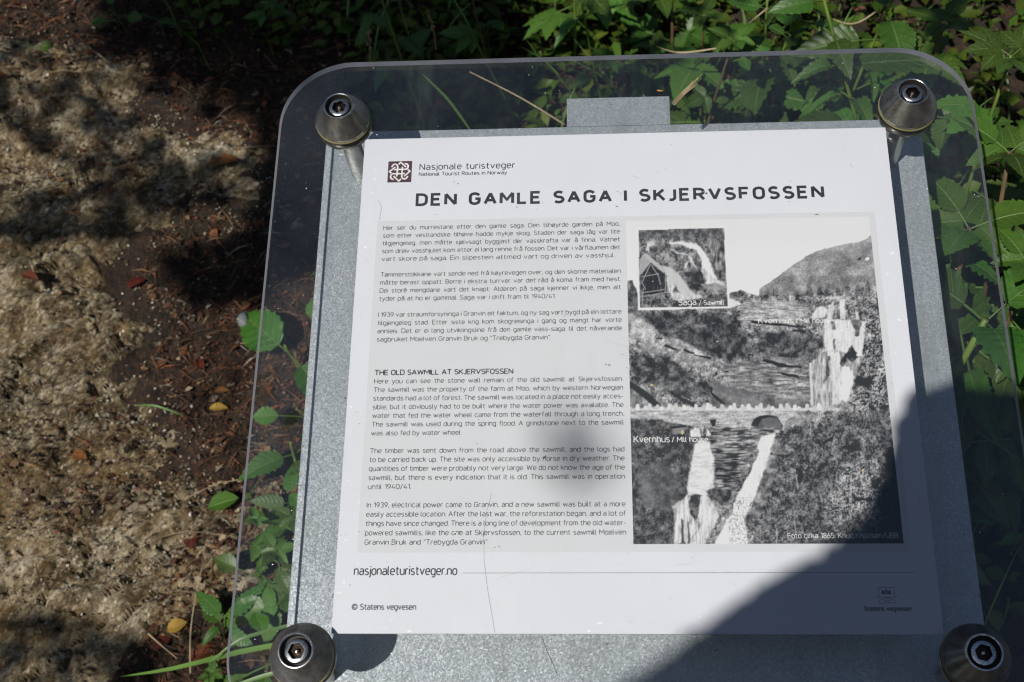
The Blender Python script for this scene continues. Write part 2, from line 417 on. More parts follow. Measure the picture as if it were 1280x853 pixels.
def mat_rock():
    m, nt, b = new_mat('lichened_rock')
    tc = nd(nt, 'ShaderNodeTexCoord').outputs['Object']
    st = nd(nt, 'ShaderNodeMapping', {'Vector': nd(nt, 'ShaderNodeMapping', {'Vector': tc, 'Rotation': (0, 0, -.75)}).outputs[0], 'Scale': (1, 2.6, 1)}).outputs[0]
    big = noise(nt, tc, 2.6, 4, .6, .5); mid = noise(nt, st, 17, 6, .72, .6); fine = noise(nt, st, 95, 6, .8, .3); vf = noise(nt, tc, 130, 5, .8)
    c = ramp(nt, mid, [(.30, (.045, .033, .020)), (.42, (.15, .115, .072)), (.52, (.28, .235, .165)), (.64, (.43, .385, .30)), (.78, (.60, .56, .47))]).outputs[0]
    c = mix(nt, .85, c, ramp(nt, fine, [(.36, (.14, .12, .10)), (.47, (.75, .74, .72)), (.56, (1.25, 1.24, 1.2)), (.7, (1.8, 1.78, 1.7))]).outputs[0], 'MULTIPLY')
    dk = ramp(nt, vf, [(.38, (1,) * 3), (.46, (0,) * 3)]).outputs[0]
    lt = ramp(nt, noise(nt, st, 48, 5, .8), [(.55, (0,) * 3), (.62, (1,) * 3)]).outputs[0]
    c = mix(nt, math_(nt, 'MULTIPLY', lt, .7), c, (.60, .54, .42))
    c = mix(nt, math_(nt, 'MULTIPLY', dk, .75), c, (.035, .026, .017))
    moss = ramp(nt, big, [(.40, (1,) * 3), (.52, (0,) * 3)]).outputs[0]
    mossf = math_(nt, 'MULTIPLY', moss, ramp(nt, fine, [(.38, (1,) * 3), (.60, (0,) * 3)]).outputs[0])
    c = mix(nt, math_(nt, 'MULTIPLY', mossf, .85), c, (.045, .032, .017))
    olive = ramp(nt, noise(nt, tc, 9, 4, .6), [(.52, (0,) * 3), (.66, (.5,) * 3)]).outputs[0]
    c = mix(nt, olive, c, (.17, .12, .065))
    c = nd(nt, 'ShaderNodeHueSaturation', {'Hue': .497, 'Saturation': 1.22, 'Value': 1.38, 'Color': c}).outputs[0]
    nt.links.new(c, b.inputs['Base Color']); b.inputs['Roughness'].default_value = .95; b.inputs['Specular IOR Level'].default_value = .2
    h = math_(nt, 'ADD', math_(nt, 'MULTIPLY', mid, .9), math_(nt, 'ADD', math_(nt, 'MULTIPLY', fine, .5), math_(nt, 'MULTIPLY', vf, .25)))
    bm = nd(nt, 'ShaderNodeBump', {'Height': h, 'Strength': 1, 'Distance': .014}); nt.links.new(bm.outputs[0], b.inputs['Normal'])
    return m
M_ROCK = mat_rock()

# ------------------------------------------------------------------ ground and rock
def axis(lo, hi, flo, fhi, n, m):            # fine between flo and fhi, coarse outside
    k = np.linspace(0, 1, m + 1)[1:] ** 2
    return np.concatenate([(flo - (flo - lo) * k)[::-1], np.linspace(flo, fhi, n), fhi + (hi - fhi) * k])
gx = axis(-60, 60, -1.9, 1.5, 420, 24); gy = axis(-60, 60, -.3, 3.0, 400, 24)
X, Y = np.meshgrid(gx, gy, indexing='ij')
Zt = terrain(X, Y)
near = sstep(-2.4, -1.9, X) * sstep(2, 1.5, X) * sstep(-.8, -.3, Y) * sstep(3.6, 3.0, Y)
Zt = Zt + near * (.014 * (fbm(X * 45, Y * 45, 3, 30) - .5))
obj('ground', np_mesh('ground', np.stack([X, Y, Zt], -1).reshape(-1, 3), grid_faces(len(gx), len(gy))), M_SOIL, kind='structure')

ROCK_PX = [(-160, 10), (20, 25), (110, 45), (195, 95), (265, 140), (350, 160), (360, 275), (320, 290), (260, 275), (215, 300), (195, 345), (240, 385), (225, 430), (195, 470), (225, 520), (262, 560), (250, 600), (285, 650), (262, 720), (205, 745), (215, 790), (120, 930), (-200, 930)]
rw = [hit(*p) for p in ROCK_PX]; ROCK_W = [(p.x, p.y) for p in rw]
rx = np.linspace(-2.1, -.3, 520); ry = np.linspace(-.05, 2.6, 720)
X, Y = np.meshgrid(rx, ry, indexing='ij')
wx = .10 * (fbm(X * 5, Y * 5, 4, 40) - .5); wy = .10 * (fbm(X * 5 + 9, Y * 5, 4, 45) - .5)
sd = poly_sd(X + wx, Y + wy, ROCK_W)
ca, sa = math.cos(.75), math.sin(.75)
U = X * ca + Y * sa; Vv = -X * sa + Y * ca
hgt = sstep(-.05, .14, sd) * .055 - .022
lay = fbm(U * 3, Vv * 9, 5, 50)
hgt = hgt + .13 * (lay - .5) + .03 * (fbm(U * 16, Vv * 34, 4, 56, .6) - .5) + .022 * (fbm(X * 75, Y * 75, 3, 60, .6) - .5)
stp = (lay * 7) % 1.0
hgt = hgt - .016 * sstep(.14, 0, stp)
Zr = terrain(X, Y) + hgt
F = grid_faces(520, 720); keep = (sd.reshape(-1)[F] > -.07).any(1)
F = F[keep]; used = np.unique(F); remap = np.zeros(520 * 720, np.int64); remap[used] = np.arange(len(used))
Vr = np.stack([X, Y, Zr], -1).reshape(-1, 3)[used]
obj('rock_outcrop', np_mesh('rock_outcrop', Vr, remap[F]), M_ROCK, label='low lichen-covered bedrock outcrop left of the sign, pale grey in the sun', category='rock')
def surf(x, y):                              # top of whatever is there: rock or soil
    z = float(terrain(x, y))
    i = int(round((x - rx[0]) / (rx[1] - rx[0]))); j = int(round((y - ry[0]) / (ry[1] - ry[0])))
    if 0 <= i < 520 and 0 <= j < 720 and sd[i, j] > -.05: z = max(z, float(Zr[i, j]))
    return z
def rock_sd(x, y):
    i = int(round((x - rx[0]) / (rx[1] - rx[0]))); j = int(round((y - ry[0]) / (ry[1] - ry[0])))
    return float(sd[i, j]) if 0 <= i < 520 and 0 <= j < 720 else -1
def hits(px, py, lift=0.0):                  # same as hit, rock included
    p = hit(px, py, lift)
    for _ in range(4):
        z = surf(p.x, p.y) + lift; r = ray(px, py); t = (z - CAM.z) / r.z; q = CAM + r * t
        p = q
    return p

# leaf litter: thousands of small flakes, needles and crumbs
def surf_a(x, y):
    z = terrain(x, y); i = np.clip(np.round((x - rx[0]) / (rx[1] - rx[0])).astype(int), 0, 519); j = np.clip(np.round((y - ry[0]) / (ry[1] - ry[0])).astype(int), 0, 719)
    ok = (x > rx[0]) & (x < rx[-1]) & (y > ry[0]) & (y < ry[-1]); r = np.where(ok, sd[i, j], -1)
    return np.where(ok & (r > -.05), np.maximum(z, Zr[i, j]), z), r
def litter(n, name, box):
    pal = np.array([(.10, .042, .020), (.17, .062, .024), (.065, .032, .017), (.19, .105, .05), (.030, .018, .011), (.30, .23, .15), (.15, .050, .022), (.10, .075, .05), (.40, .35, .27)])
    pw = np.array([.2, .10, .24, .1, .2, .05, .04, .06, .012]); pw /= pw.sum()
    x = rng.uniform(box[0], box[1], n); y = rng.uniform(box[2], box[3], n); z, r = surf_a(x, y)
    patch = fbm(x * 4, y * 4, 3, 70)
    pr = np.where(r > .03, .05 + .5 * sstep(.52, .62, patch), 1.0) * np.where(r > .16, .6, 1)
    k = rng.random(n) < pr; x, y, z = x[k], y[k], z[k]; n = len(x)
    a = rng.uniform(0, 6.28, n); t = rng.uniform(-.5, .5, n); u = rng.uniform(-.5, .5, n)
    need = rng.random(n) < .30
    L = np.where(need, rng.uniform(.006, .030, n), rng.uniform(.0012, .0040, n) * (1 + 1.6 * (rng.random(n) < .12)))
    W = np.where(need, rng.uniform(.0003, .0008, n), L * rng.uniform(.35, .9, n)); z = z + rng.uniform(.000, .007, n)
    ax = np.stack([np.cos(a), np.sin(a), t * .8], -1); bx = np.stack([-np.sin(a), np.cos(a), u], -1); c = np.stack([x, y, z], -1)
    L = L[:, None]; W = W[:, None]; e = np.array([0, 0, 1.])
    V = np.stack([c - ax * L, c - bx * W + e * L * .2, c + ax * L, c + bx * W * .8 + e * L * .25], 1).reshape(-1, 3)
    cc = pal[rng.choice(9, n, p=pw)] * rng.uniform(.5, 1.25, (n, 1))
    return obj(name, np_mesh(name, V, np.arange(4 * n).reshape(-1, 4), col=np.repeat(cc, 4, 0), smooth=False), M_LITTER, kind='stuff', label='brown leaf litter of small dead leaves, needles and crumbs', category='leaf litter')
litter(170000, 'leaf_litter', (-1.75, .2, .1, 2.3))
def crust(n):                                # crumbs of lichen and grit that make the rock granular
    x = rng.uniform(-1.9, -.3, n); y = rng.uniform(.0, 2.5, n); z, r = surf_a(x, y)
    k = (r > .0) & (rng.random(n) < .25 + .9 * sstep(.42, .62, fbm(x * 9, y * 9, 3, 75))); x, y, z = x[k], y[k], z[k]; n = len(x)
    a = rng.uniform(0, 6.28, n); L = rng.uniform(.0010, .0032, n)[:, None]; W = L * rng.uniform(.5, 1, (n, 1))
    t = rng.uniform(-.7, .7, (n, 2)); ax = np.stack([np.cos(a), np.sin(a), t[:, 0]], -1); bx = np.stack([-np.sin(a), np.cos(a), t[:, 1]], -1)
    c = np.stack([x, y, z + rng.uniform(0, .003, n)], -1)
    V = np.stack([c - ax * L, c - bx * W, c + ax * L * .8, c + bx * W * .9], 1).reshape(-1, 3)
    pal = np.array([(.40, .355, .275), (.50, .46, .375), (.32, .265, .19), (.22, .165, .10), (.07, .048, .028), (.13, .07, .035), (.26, .21, .12)])
    cc = pal[rng.choice(7, n, p=[.16, .06, .2, .20, .20, .11, .07])] * rng.uniform(.75, 1.1, (n, 1))
    obj('lichen_crust', np_mesh('lichen_crust', V, np.arange(4 * n).reshape(-1, 4), col=np.repeat(cc, 4, 0), smooth=False), M_LITTER, kind='stuff', label='grit and crumbs of pale and dark lichen covering the rock', category='lichen')
crust(110000)

# ------------------------------------------------------------------ leaves
def leaf_arr(L, W, nu=20, nvv=4, serr=.10, teeth=11, fold=.25, pleat=.004, droop=.2, shape=0, lobes=0, nveins=7, pet=0.0):
    V = []; UV = []; F = []
    cols = 2 * nvv + 1
    for i in range(nu + 1):
        t = i / nu
        if shape == 0: w = math.sin(math.pi * t ** .62) ** .85 if 0 < t < 1 else 0   # ovate, widest near the base
        elif shape == 1: w = math.sin(math.pi * t) ** .8 if 0 < t < 1 else 0           # elliptic
        else: w = math.sin(math.pi * t ** .8) if 0 < t < 1 else 0
        if lobes: w *= .55 + .45 * abs(math.cos(lobes * math.pi * (t - .08)))
        w *= W / 2
        st = 1 + serr * (2 * ((t * teeth) % 1) - 1)
        for j in range(-nvv, nvv + 1):
            v = j / nvv
            x = v * w * (1 + (st - 1) * abs(v) ** 4)
            y = t * L - serr * L * .25 * abs(v) ** 3 * (0 if t > .93 else 1) * (((t * teeth) % 1)) * .4
            z = fold * abs(x) + pleat * math.cos(2 * math.pi * (t * nveins - abs(v) * 1.6)) * abs(v) ** .7 * (w / (W / 2)) - droop * L * t * t
            V.append((x, y, z)); UV.append((v, t))
    for i in range(nu):
        for j in range(cols - 1):
            a = i * cols + j; F.append((a, a + 1, a + cols + 1, a + cols))
    if pet:                                    # leaf stalk running back from the base
        o = len(V); w = .0012
        for k in range(4):
            y = -pet * k / 3; z = -pet * .12 * (k / 3) ** 2
            V += [(-w, y, z - w), (w, y, z - w), (0, y, z + w)]; UV += [(0, 0)] * 3
        for k in range(3):
            for q in range(3):
                r = (q + 1) % 3; F.append((o + 3 * k + q, o + 3 * k + 3 + q, o + 3 * k + 3 + r, o + 3 * k + r))
    return np.array(V), np.array(UV), np.array(F)
def xform(V, yaw=0, pitch=0, roll=0, off=(0, 0, 0)):
    R = np.array(Matrix.Rotation(yaw, 3, 'Z') @ Matrix.Rotation(pitch, 3, 'X') @ Matrix.Rotation(roll, 3, 'Y'))
    return V @ R.T + np.array(off)
def leaf_mesh(name, pieces, mat):
    Vs, Us, Fs = [], [], []; o = 0
    for V, U_, F_ in pieces: Vs.append(V); Us.append(U_); Fs.append(F_ + o); o += len(V)
    me = np_mesh(name, np.concatenate(Vs), np.concatenate(Fs), uv=np.concatenate(Us)); me.materials.append(mat); return me
def compound(L, spread, mat, n=3, **kw):
    ps = []
    V, U_, F_ = leaf_arr(L, L * .66, pet=.6 * L, **kw); ps.append((V, U_, F_))
    for s in (-1, 1):
        V, U_, F_ = leaf_arr(L * .85, L * .5, **kw); ps.append((xform(V, -s * spread, -.1, 0, (0, -.18 * L, -.002)), U_, F_))
        if n == 5:
            V, U_, F_ = leaf_arr(L * .62, L * .4, **kw); ps.append((xform(V, -s * spread * 1.5, -.12, 0, (0, -.40 * L, -.004)), U_, F_))
    return leaf_mesh('leaf', ps, mat)
def palmate(L, mat, n=5):
    ps = []
    for k in range(n):
        a = (k - (n - 1) / 2) * .72
        V, U_, F_ = leaf_arr(L * (1 - .10 * abs(k - (n - 1) / 2)), L * .42, 18, 4, .16, 8, .12, .002, .18, 2, 0, 6, pet=.5 * L if k == n // 2 else 0)
        ps.append((xform(V, -a, -.03 * k, 0, (0, 0, -.0006 * k)), U_, F_))
    return leaf_mesh('leaf', ps, mat)
LEAVES = {
    'nettle': [leaf_mesh('leaf', [leaf_arr(.085, .052, 30, 5, .09, 15, .22, .0028, .25, 0, 0, 7, pet=.02)], M_LEAF2),
               leaf_mesh('leaf', [leaf_arr(.055, .026, 24, 4, .12, 12, .5, .0018, .6, 0, 0, 7, pet=.02)], M_LEAF2), leaf_mesh('leaf', [leaf_arr(.095, .046, 30, 5, .09, 15, .05, .0030, .05, 0, 0, 8, pet=.02)], M_LEAF2),
               leaf_mesh('leaf', [leaf_arr(.070, .040, 26, 4, .09, 13, .3, .0018, .38, 0, 0, 7, pet=.018)], M_LEAF2)],
    'raspberry': [compound(.070, 1.15, M_LEAF, 3, nu=24, nvv=4, serr=.1, teeth=12, fold=.2, pleat=.0018, droop=.22, nveins=8),
                  compound(.060, 1.05, M_LEAF, 5, nu=22, nvv=4, serr=.1, teeth=11, fold=.25, pleat=.0016, droop=.3, nveins=8),
                  compound(.066, .9, M_LEAF, 3, nu=24, nvv=4, serr=.14, teeth=9, fold=-.3, pleat=.0030, droop=.6, nveins=7), compound(.05, 1.2, M_LEAF2, 3, nu=22, nvv=4, serr=.1, teeth=10, fold=.6, pleat=.0022, droop=-.2, nveins=8)],
    'lobed': [palmate(.085, M_LEAF3), palmate(.07, M_LEAF3), palmate(.06, M_LEAF3, 3), compound(.06, .8, M_LEAF3, 5, nu=22, nvv=4, serr=.18, teeth=8, fold=.35, pleat=.002, droop=.35, nveins=6)],
    'round': [leaf_mesh('leaf', [leaf_arr(.055, .045, 20, 4, .10, 10, .15, .0016, .2, 1, 0, 6, pet=.05)], M_LEAF)],
}
def basis(y, n):                             # matrix with its y axis along y and its z axis as close to n as can be
    y = y.normalized(); x = y.cross(n).normalized(); z = x.cross(y)
    return Matrix(((x.x, y.x, z.x, 0), (x.y, y.y, z.y, 0), (x.z, y.z, z.z, 0), (0, 0, 0, 1)))
PLANTS = 0
def plant(base, top, kind, pairs, scale, label, group=None, cat='plant', lo=.45, bend=.06, seed=0, straight=False, topleaf=True):
    rs = random.Random(seed * 977 + 5)
    base = Vector(base); top = Vector(top)
    root = empty({'nettle': 'nettle_plant', 'raspberry': 'raspberry_plant', 'lobed': 'lobed_leaf_plant', 'round': 'low_leafy_plant'}[kind], base, label, cat, group)
    H = (top - base).length; mid = (base + top) / 2 + Vector((rs.uniform(-1, 1), rs.uniform(-1, 1), 0)) * (0 if straight else bend * H)
    def at(t): return base * (1 - t) ** 2 + mid * 2 * t * (1 - t) + top * t * t
    mb = MB(); N = 9
    r0 = (.0022 if kind != 'round' else .001) * scale
    mb.tube([at(i / N) - base for i in range(N + 1)], [r0 * (1.2 - .6 * i / N) for i in range(N + 1)], 6)
    obj('stem', mb.mesh('stem', True), M_STEM if kind != 'raspberry' else M_RSTEM, root)
    yaw0 = rs.uniform(0, 6.28)
    for k in range(pairs):
        t = lo + (1 - lo) * (k + .3) / pairs
        p = at(t) - base
        per = 2 if kind == 'nettle' else 1
        for q in range(per):
            yaw = yaw0 + k * (math.pi / 2 if per == 2 else 2.4) + q * math.pi + rs.uniform(-.2, .2)
            el = rs.uniform(-.25, .35)
            y = Vector((math.cos(yaw) * math.cos(el), math.sin(yaw) * math.cos(el), math.sin(el)))
            n = Vector((rs.uniform(-.6, .6) - .12, rs.uniform(-.6, .6) - .2, 1))
            s = scale * rs.uniform(.6, 1.15) * (1 - .35 * max(0, (t - .75) / .25))
            pet = {'nettle': .02, 'raspberry': .042, 'lobed': .042, 'round': .05}[kind] * s
            M = Matrix.Translation(p + y * pet) @ basis(y, n) @ Matrix.Scale(s, 4)
            me = LEAVES[kind][rs.randrange(len(LEAVES[kind]))]
            obj('leaf', me, None, root, M)
    if topleaf:
        for q in range(3):
            yaw = yaw0 + q * 2.1; y = Vector((math.cos(yaw), math.sin(yaw), .45)).normalized()
            M = Matrix.Translation(top - base + y * .01 * scale) @ basis(y, Vector((0, -.1, 1))) @ Matrix.Scale(scale * .42, 4)
            obj('leaf', LEAVES[kind][0], None, root, M)
    return root

# ------------------------------------------------------------------ plants seen in the photograph
def up_from(px, py, d):                      # point at distance d along the view, and the soil under it
    p = CAM + ray(px, py) * d
    return p, Vector((p.x, p.y, surf(p.x, p.y)))
# hero plants: (image x, y of the top, distance, kind, leaf tiers, scale, label)
hero = [
    (1030, -30, 1.62, 'nettle', 6, 1.25, 'tall plant whose straight green stem rises behind the sheet beside its top right bolt'),
    (1264, 70, 1.42, 'lobed', 5, 1.25, 'lobed-leaf plant beside the top right rounded corner of the sign sheet'),
    (1262, 190, 1.22, 'raspberry', 4, 1.45, 'leafy raspberry shoot with a large bright leaf right of the sign sheet edge'),
    (1212, 285, 1.22, 'raspberry', 5, 1.75, 'raspberry plant with broad leaves seen through the right strip of the clear sheet'),
    (1232, 400, 1.18, 'nettle', 5, 2.2, 'broad-leaved nettle under the right edge of the clear sheet'),
    (1285, 330, 1.2, 'raspberry', 4, 1.1, 'raspberry shoot at the right picture edge halfway up the sign'),
    (1180, 30, 1.7, 'raspberry', 5, 1.3, 'large raspberry plant rising above the top right corner of the sign'),
    (1120, -10, 1.75, 'nettle', 5, 1.1, 'nettle standing directly above the top right bolt'),
    (880, 20, 1.85, 'raspberry', 5, 1.0, 'sunlit raspberry plant above the middle of the sign top edge'),
    (960, -10, 1.8, 'nettle', 5, 1.0, 'nettle left of the tall straight green stem'),
    (820, 60, 2.0, 'raspberry', 4, .9, 'small sunlit raspberry plant just behind the mounting tab of the sign'),
    (1240, 470, 1.35, 'nettle', 4, 1.3, 'dark nettle in the shade below the broad-leaved one on the right'),
    (1110, 140, 1.75, 'nettle', 4, 1.15, 'nettle seen through the clear sheet beside the top right bolt'),
]
for i, (px, py, d, kind, tiers, s, lab) in enumerate(hero):
    top, base = up_from(px, py, d)
    if i == 0:
        top = CAM + ray(1022, -30) * 1.45; q = CAM + ray(1062, 122) * 1.56
        base = q + (q - top) * ((q.z - surf(q.x, q.y)) / (top.z - q.z)); base.z = surf(base.x, base.y)
        plant(base, top, kind, tiers, s, lab, cat='plant', lo=.62, seed=i, straight=True, topleaf=False)
        continue
    base = base + Vector((random.uniform(-.06, .06), random.uniform(.0, .12), 0)); base.z = surf(base.x, base.y)
    plant(base, top, kind, tiers, s, lab, cat='plant', lo=.5, seed=i)
# the thicket: tops scattered over the bank behind and to the right
GRP = 'leafy plants of the thicket behind the sign'
cnt = 0; rs = random.Random(5)
while cnt < 185:
    x = rs.uniform(-.75, 1.75) if cnt % 3 else rs.uniform(-.8, .3); y = rs.uniform(.35, 2.9)
    if x < .38 and y < .55: continue
    if x < .1 and y < .95: continue
    if x < -.35 and y < 1.4: continue
    if rock_sd(x, y) > -.06: continue
    if x < .60 and y < .9 and rs.random() < .5: continue
    h = rs.uniform(.22, .62) * (1.1 if x > .5 else .8)
    z = surf(x, y)
    if y < .75: h = min(h, .42)
    kind = rs.choice(['nettle', 'raspberry', 'raspberry', 'raspberry', 'lobed', 'nettle', 'nettle', 'nettle'])
    cnt += 1
    ix, iy = img_xy(np.array([x, y, z + h]))
    if not (-80 < ix < 1370 and -110 < iy < 920): continue
    where = 'above the left half of the sign top edge' if ix < 640 and iy < 200 else 'above the right half of the sign top edge' if ix < 1170 and iy < 75 else 'seen through the clear sheet beside the steel plate' if ix < 1250 and iy < 700 else 'along the right picture edge'
    kn = {'nettle': 'nettle-like plant with pointed toothed leaves', 'raspberry': 'raspberry plant with three-part leaves', 'lobed': 'plant with deeply lobed leaves'}[kind]
    plant((x, y, z), (x + rs.uniform(-.08, .08), y + rs.uniform(-.1, .05), z + h), kind, rs.choice([4, 5, 6]), rs.uniform(.75, 1.1),
          kn + ' ' + where, {'nettle': 'nettle-like plants', 'raspberry': 'raspberry plants', 'lobed': 'lobed-leaf plants'}[kind] + ' of the thicket ' + where, lo=.35, seed=100 + cnt)
# low plants on the litter at the left, seen through the sheet
low = [
    (368, 424, .07, 'nettle', 1, 1.25, 'low plant with one broad ovate leaf under the left strip of the clear sheet'),
    (384, 500, .07, 'round', 2, .8, 'low plant with a small round leaf below the broad leaf under the left strip'),
    (364, 556, .07, 'nettle', 1, 1.15, 'low plant with an upright pointed leaf under the lower left strip'),
    (345, 690, .09, 'raspberry', 3, .85, 'low raspberry seedling above the bottom left bolt'),
    (322, 650, .06, 'raspberry', 2, .45, 'low raspberry seedling crossing the left edge of the clear sheet'),
    (372, 640, .08, 'raspberry', 3, .85, 'low raspberry seedling under the left strip beside the steel plate'),
    (330, 740, .06, 'raspberry', 3, .5, 'raspberry seedling just left of the bottom left bolt'),
    (268, 770, .06, 'nettle', 3, .62, 'bright green seedling outside the lower left edge of the clear sheet'),
    (275, 832, .05, 'raspberry', 3, .5, 'small seedling at the bottom picture edge left of the sign'),
    (394, 330, .06, 'round', 2, .6, 'small round-leaved plant peeping out beside the steel plate at the upper left'),
    (28, 48, .04, 'round', 1, .7, 'single small green leaf on the rock at the top left corner'),
    (383, 585, .08, 'round', 4, .7, 'round-leaved seedling beside the left side of the steel plate'),
    (307, 603, .03, 'round', 2, .30, 'tiny seedling at the left edge of the clear sheet halfway down'),
    (335, 705, .07, 'round', 4, .8, 'round-leaved plant under the left strip above the bottom left bolt'),
    (392, 700, .07, 'nettle', 2, .8, 'pointed-leaved seedling close to the lower left side of the steel plate'),
    (352, 612, .06, 'nettle', 2, .75, 'pointed-leaved seedling in mid left strip below the upright leaf'),
    (375, 745, .07, 'raspberry', 3, .8, 'raspberry seedling tucked behind the bottom left bolt'),
    (330, 800, .08, 'round', 4, .8, 'round-leaved seedling below the bottom left bolt'),
    (150, 5, .06, 'round', 4, .6, 'shaded seedling at the top picture edge on the left'),
    (325, 8, .07, 'raspberry', 4, .55, 'faintly lit seedling at the top edge left of the sign corner'),
]
for i, (px, py, h, kind, tiers, s, lab) in enumerate(low):
    b_ = hits(px, py, h); base = Vector((b_.x, b_.y, surf(b_.x, b_.y)))
    plant(base, base + Vector((random.uniform(-.02, .02), random.uniform(-.02, .01), h)), kind, tiers, s, lab, lo=.5, seed=400 + i, topleaf=(kind == 'raspberry'))
# one loose green leaf lying on the litter
def flat_leaf(name, px, py, L, mat, lab, yaw, cat='leaf', wid=.6, curl=.1):
    p = hits(px, py, .006); z = surf(p.x, p.y) + .008
    me = leaf_mesh(name, [leaf_arr(L, L * wid, 14, 3, .05, 9, .3, .001, curl, 1)], mat)
    o = obj(name, me, None, None, Matrix.Translation((p.x, p.y, z)) @ Matrix.Rotation(yaw, 4, 'Z') @ Matrix.Rotation(.25, 4, 'X'), label=lab, category=cat)
    return o
flat_leaf('green_leaf', 262, 641, .045, M_LEAF3, 'single bright green leaf lying on the brown litter left of the sheet', -1.3, wid=.75)
flat_leaf('yellow_leaf', 208, 790, .030, M_YLEAF, 'small yellow fallen leaf on the litter at the lower left', -1.2, wid=.75)
for px, py, L, yaw, lab, mt in [
    (268, 491, .022, -1.4, 'orange fallen leaf, upper of the two close together in mid litter', M_YLEAF),
    (262, 512, .026, -1.5, 'orange-yellow fallen leaf just below a similar one in the litter', M_YLEAF),
    (160, 362, .035, -.7, 'rust-orange fallen leaf on the edge of the sunlit rock', M_OLEAF),
    (30, 350, .028, -1.9, 'orange fallen leaf on the sunlit rock near the left picture edge', M_OLEAF),
    (262, 216, .050, -1.2, 'dark red-brown fallen leaf in the shade left of the sheet', M_OLEAF),
    (2, 148, .034, -1.4, 'orange-brown fallen leaf at the left picture edge near the top', M_OLEAF),
    (240, 690, .035, .2, 'red-brown fallen leaf beside a dry stalk at the lower left', M_OLEAF),
    (255, 462, .028, .8, 'red-brown fallen leaf in the middle of the litter', M_OLEAF),
    (110, 578, .032, 1.2, 'rusty fallen leaf on the pale rock', M_OLEAF),
    (105, 70, .026, -1.6, 'pale orange fallen leaf on the upper rock', M_OLEAF),
    (235, 825, .045, -1.2, 'rusty brown fallen leaf at the bottom edge left of the sign', M_OLEAF),
    (192, 815, .032, -.6, 'red-brown fallen leaf near the yellow one at the bottom left', M_OLEAF)]:
    flat_leaf('fallen_leaf', px, py, L, mt, lab, yaw, curl=.35)
def stone(px, py, r, lab, col=(.13, .15, .15)):
    p = hits(px, py); mb = MB(); n = 14; rows = 8; vs = []
    for i in range(rows + 1):
        a = math.pi * i / rows
        for j in range(n):
            b_ = 2 * math.pi * j / n; k = 1 + .22 * (random.random() - .5)
            vs.append((r * .75 * math.sin(a) * math.cos(b_) * k, r * 1.3 * math.sin(a) * math.sin(b_) * k, r * .7 * math.cos(a)))
    fs = [(i * n + j, i * n + (j + 1) % n, (i + 1) * n + (j + 1) % n, (i + 1) * n + j) for i in range(rows) for j in range(n)]
    mb.add(vs, fs)
    obj('stone', mb.mesh('stone', True), simple_mat('stone_grey', col, .8, 0, .4, 60, .8), None, Matrix.Translation((p.x, p.y, surf(p.x, p.y) + r * .35)) @ Matrix.Rotation(.2, 4, 'Z'), label=lab, category='stone')
stone(305, 403, .0125, 'small blue-grey stone upright in the brown litter beside the sheet edge')
stone(240, 508, .003, 'tiny white pebble in the litter below the orange leaves', (.45, .45, .43))

# ground cover: many small leaves low on the bank (uncountable)
def cover(n, name, fn):
    V = []; F = []; Cc = []; k = 0; rs = np.random.default_rng(31)
    while k < n:
        x, y, zlift, L = fn(rs)
        if x is None: continue
        z = surf(x, y) + zlift; a = rs.uniform(0, 6.28); tilt = rs.uniform(-.6, .6); roll = rs.uniform(-.5, .5)
        ax = np.array([math.cos(a), math.sin(a), tilt]); ax /= np.linalg.norm(ax)
        bx = np.array([-math.sin(a), math.cos(a), roll]); bx /= np.linalg.norm(bx)
        nn = np.cross(ax, bx); c = np.array([x, y, z]); W = L * rs.uniform(.24, .42); o = len(V)
        V += [c, c + ax * L * .3 - bx * W * .85 + nn * W * .3, c + ax * L * .65 - bx * W * .7 + nn * W * .25, c + ax * L - nn * L * .15,
              c + ax * L * .65 + bx * W * .7 + nn * W * .25, c + ax * L * .3 + bx * W * .85 + nn * W * .3, c + ax * L * .5]
        F += [(o, o + 1, o + 2, o + 6), (o + 6, o + 2, o + 3, o + 3), (o, o + 6, o + 4, o + 5), (o + 6, o + 3, o + 3, o + 4)]
        g = rs.uniform(.55, 1.3); cc = np.array([.050 + .04 * rs.random(), .115, .012]) * g
        if rs.random() < .02: cc = np.array([.16, .07, .04])
        Cc += [cc] * 7; k += 1
    # triangles to avoid degenerate quads
    T = []
    for q in F:
        T.append((q[0], q[1], q[2]))
        if q[2] != q[3] and q[3] != q[0]: T.append((q[0], q[2], q[3]))
    T = np.array([t for t in T if len(set(t)) == 3])
    me = np_mesh(name, np.array(V), T, col=np.array(Cc), smooth=False); return obj(name, me, M_COVER, kind='stuff', label='dense low leaves and creeping greenery between the taller plants', category='ground cover')
def f_bank(rs):
    x = rs.uniform(-.75, 1.8); y = rs.uniform(.3, 3.0)
    if x > .3 and rs.random() < .35: return None, 0, 0, 0
    if x < -.15 and not (x > -.42 and y > .85):
        if rs.random() > .6 or y < 1.25: return None, 0, 0, 0
    if rock_sd(x, y) > -.03: return None, 0, 0, 0
    return x, y, rs.uniform(.01, .16 if x > .2 else .06), rs.uniform(.012, .040)
cover(30000, 'ground_cover', f_bank)
mb = MB(); rs = random.Random(77)
for k in range(1500):                        # short grass between the plants
    x = rs.uniform(-.8, 1.7); y = rs.uniform(.3, 2.8)
    if rock_sd(x, y) > -.02 or (x < -.12 and y < 1.2) or (x < .1 and y < .8): continue
    L = rs.uniform(.08, .28); a = rs.uniform(0, 6.28); l = rs.uniform(.1, .7) * L; z = surf(x, y)
    mb.blade([(x + math.cos(a) * l * t * t, y + math.sin(a) * l * t * t, z + L * t * (1 - .25 * t)) for t in (0, .25, .5, .75, 1)], rs.uniform(.0008, .0022))
obj('grass', mb, M_GRASS, kind='stuff', label='thin grass growing among the low plants', category='grass')

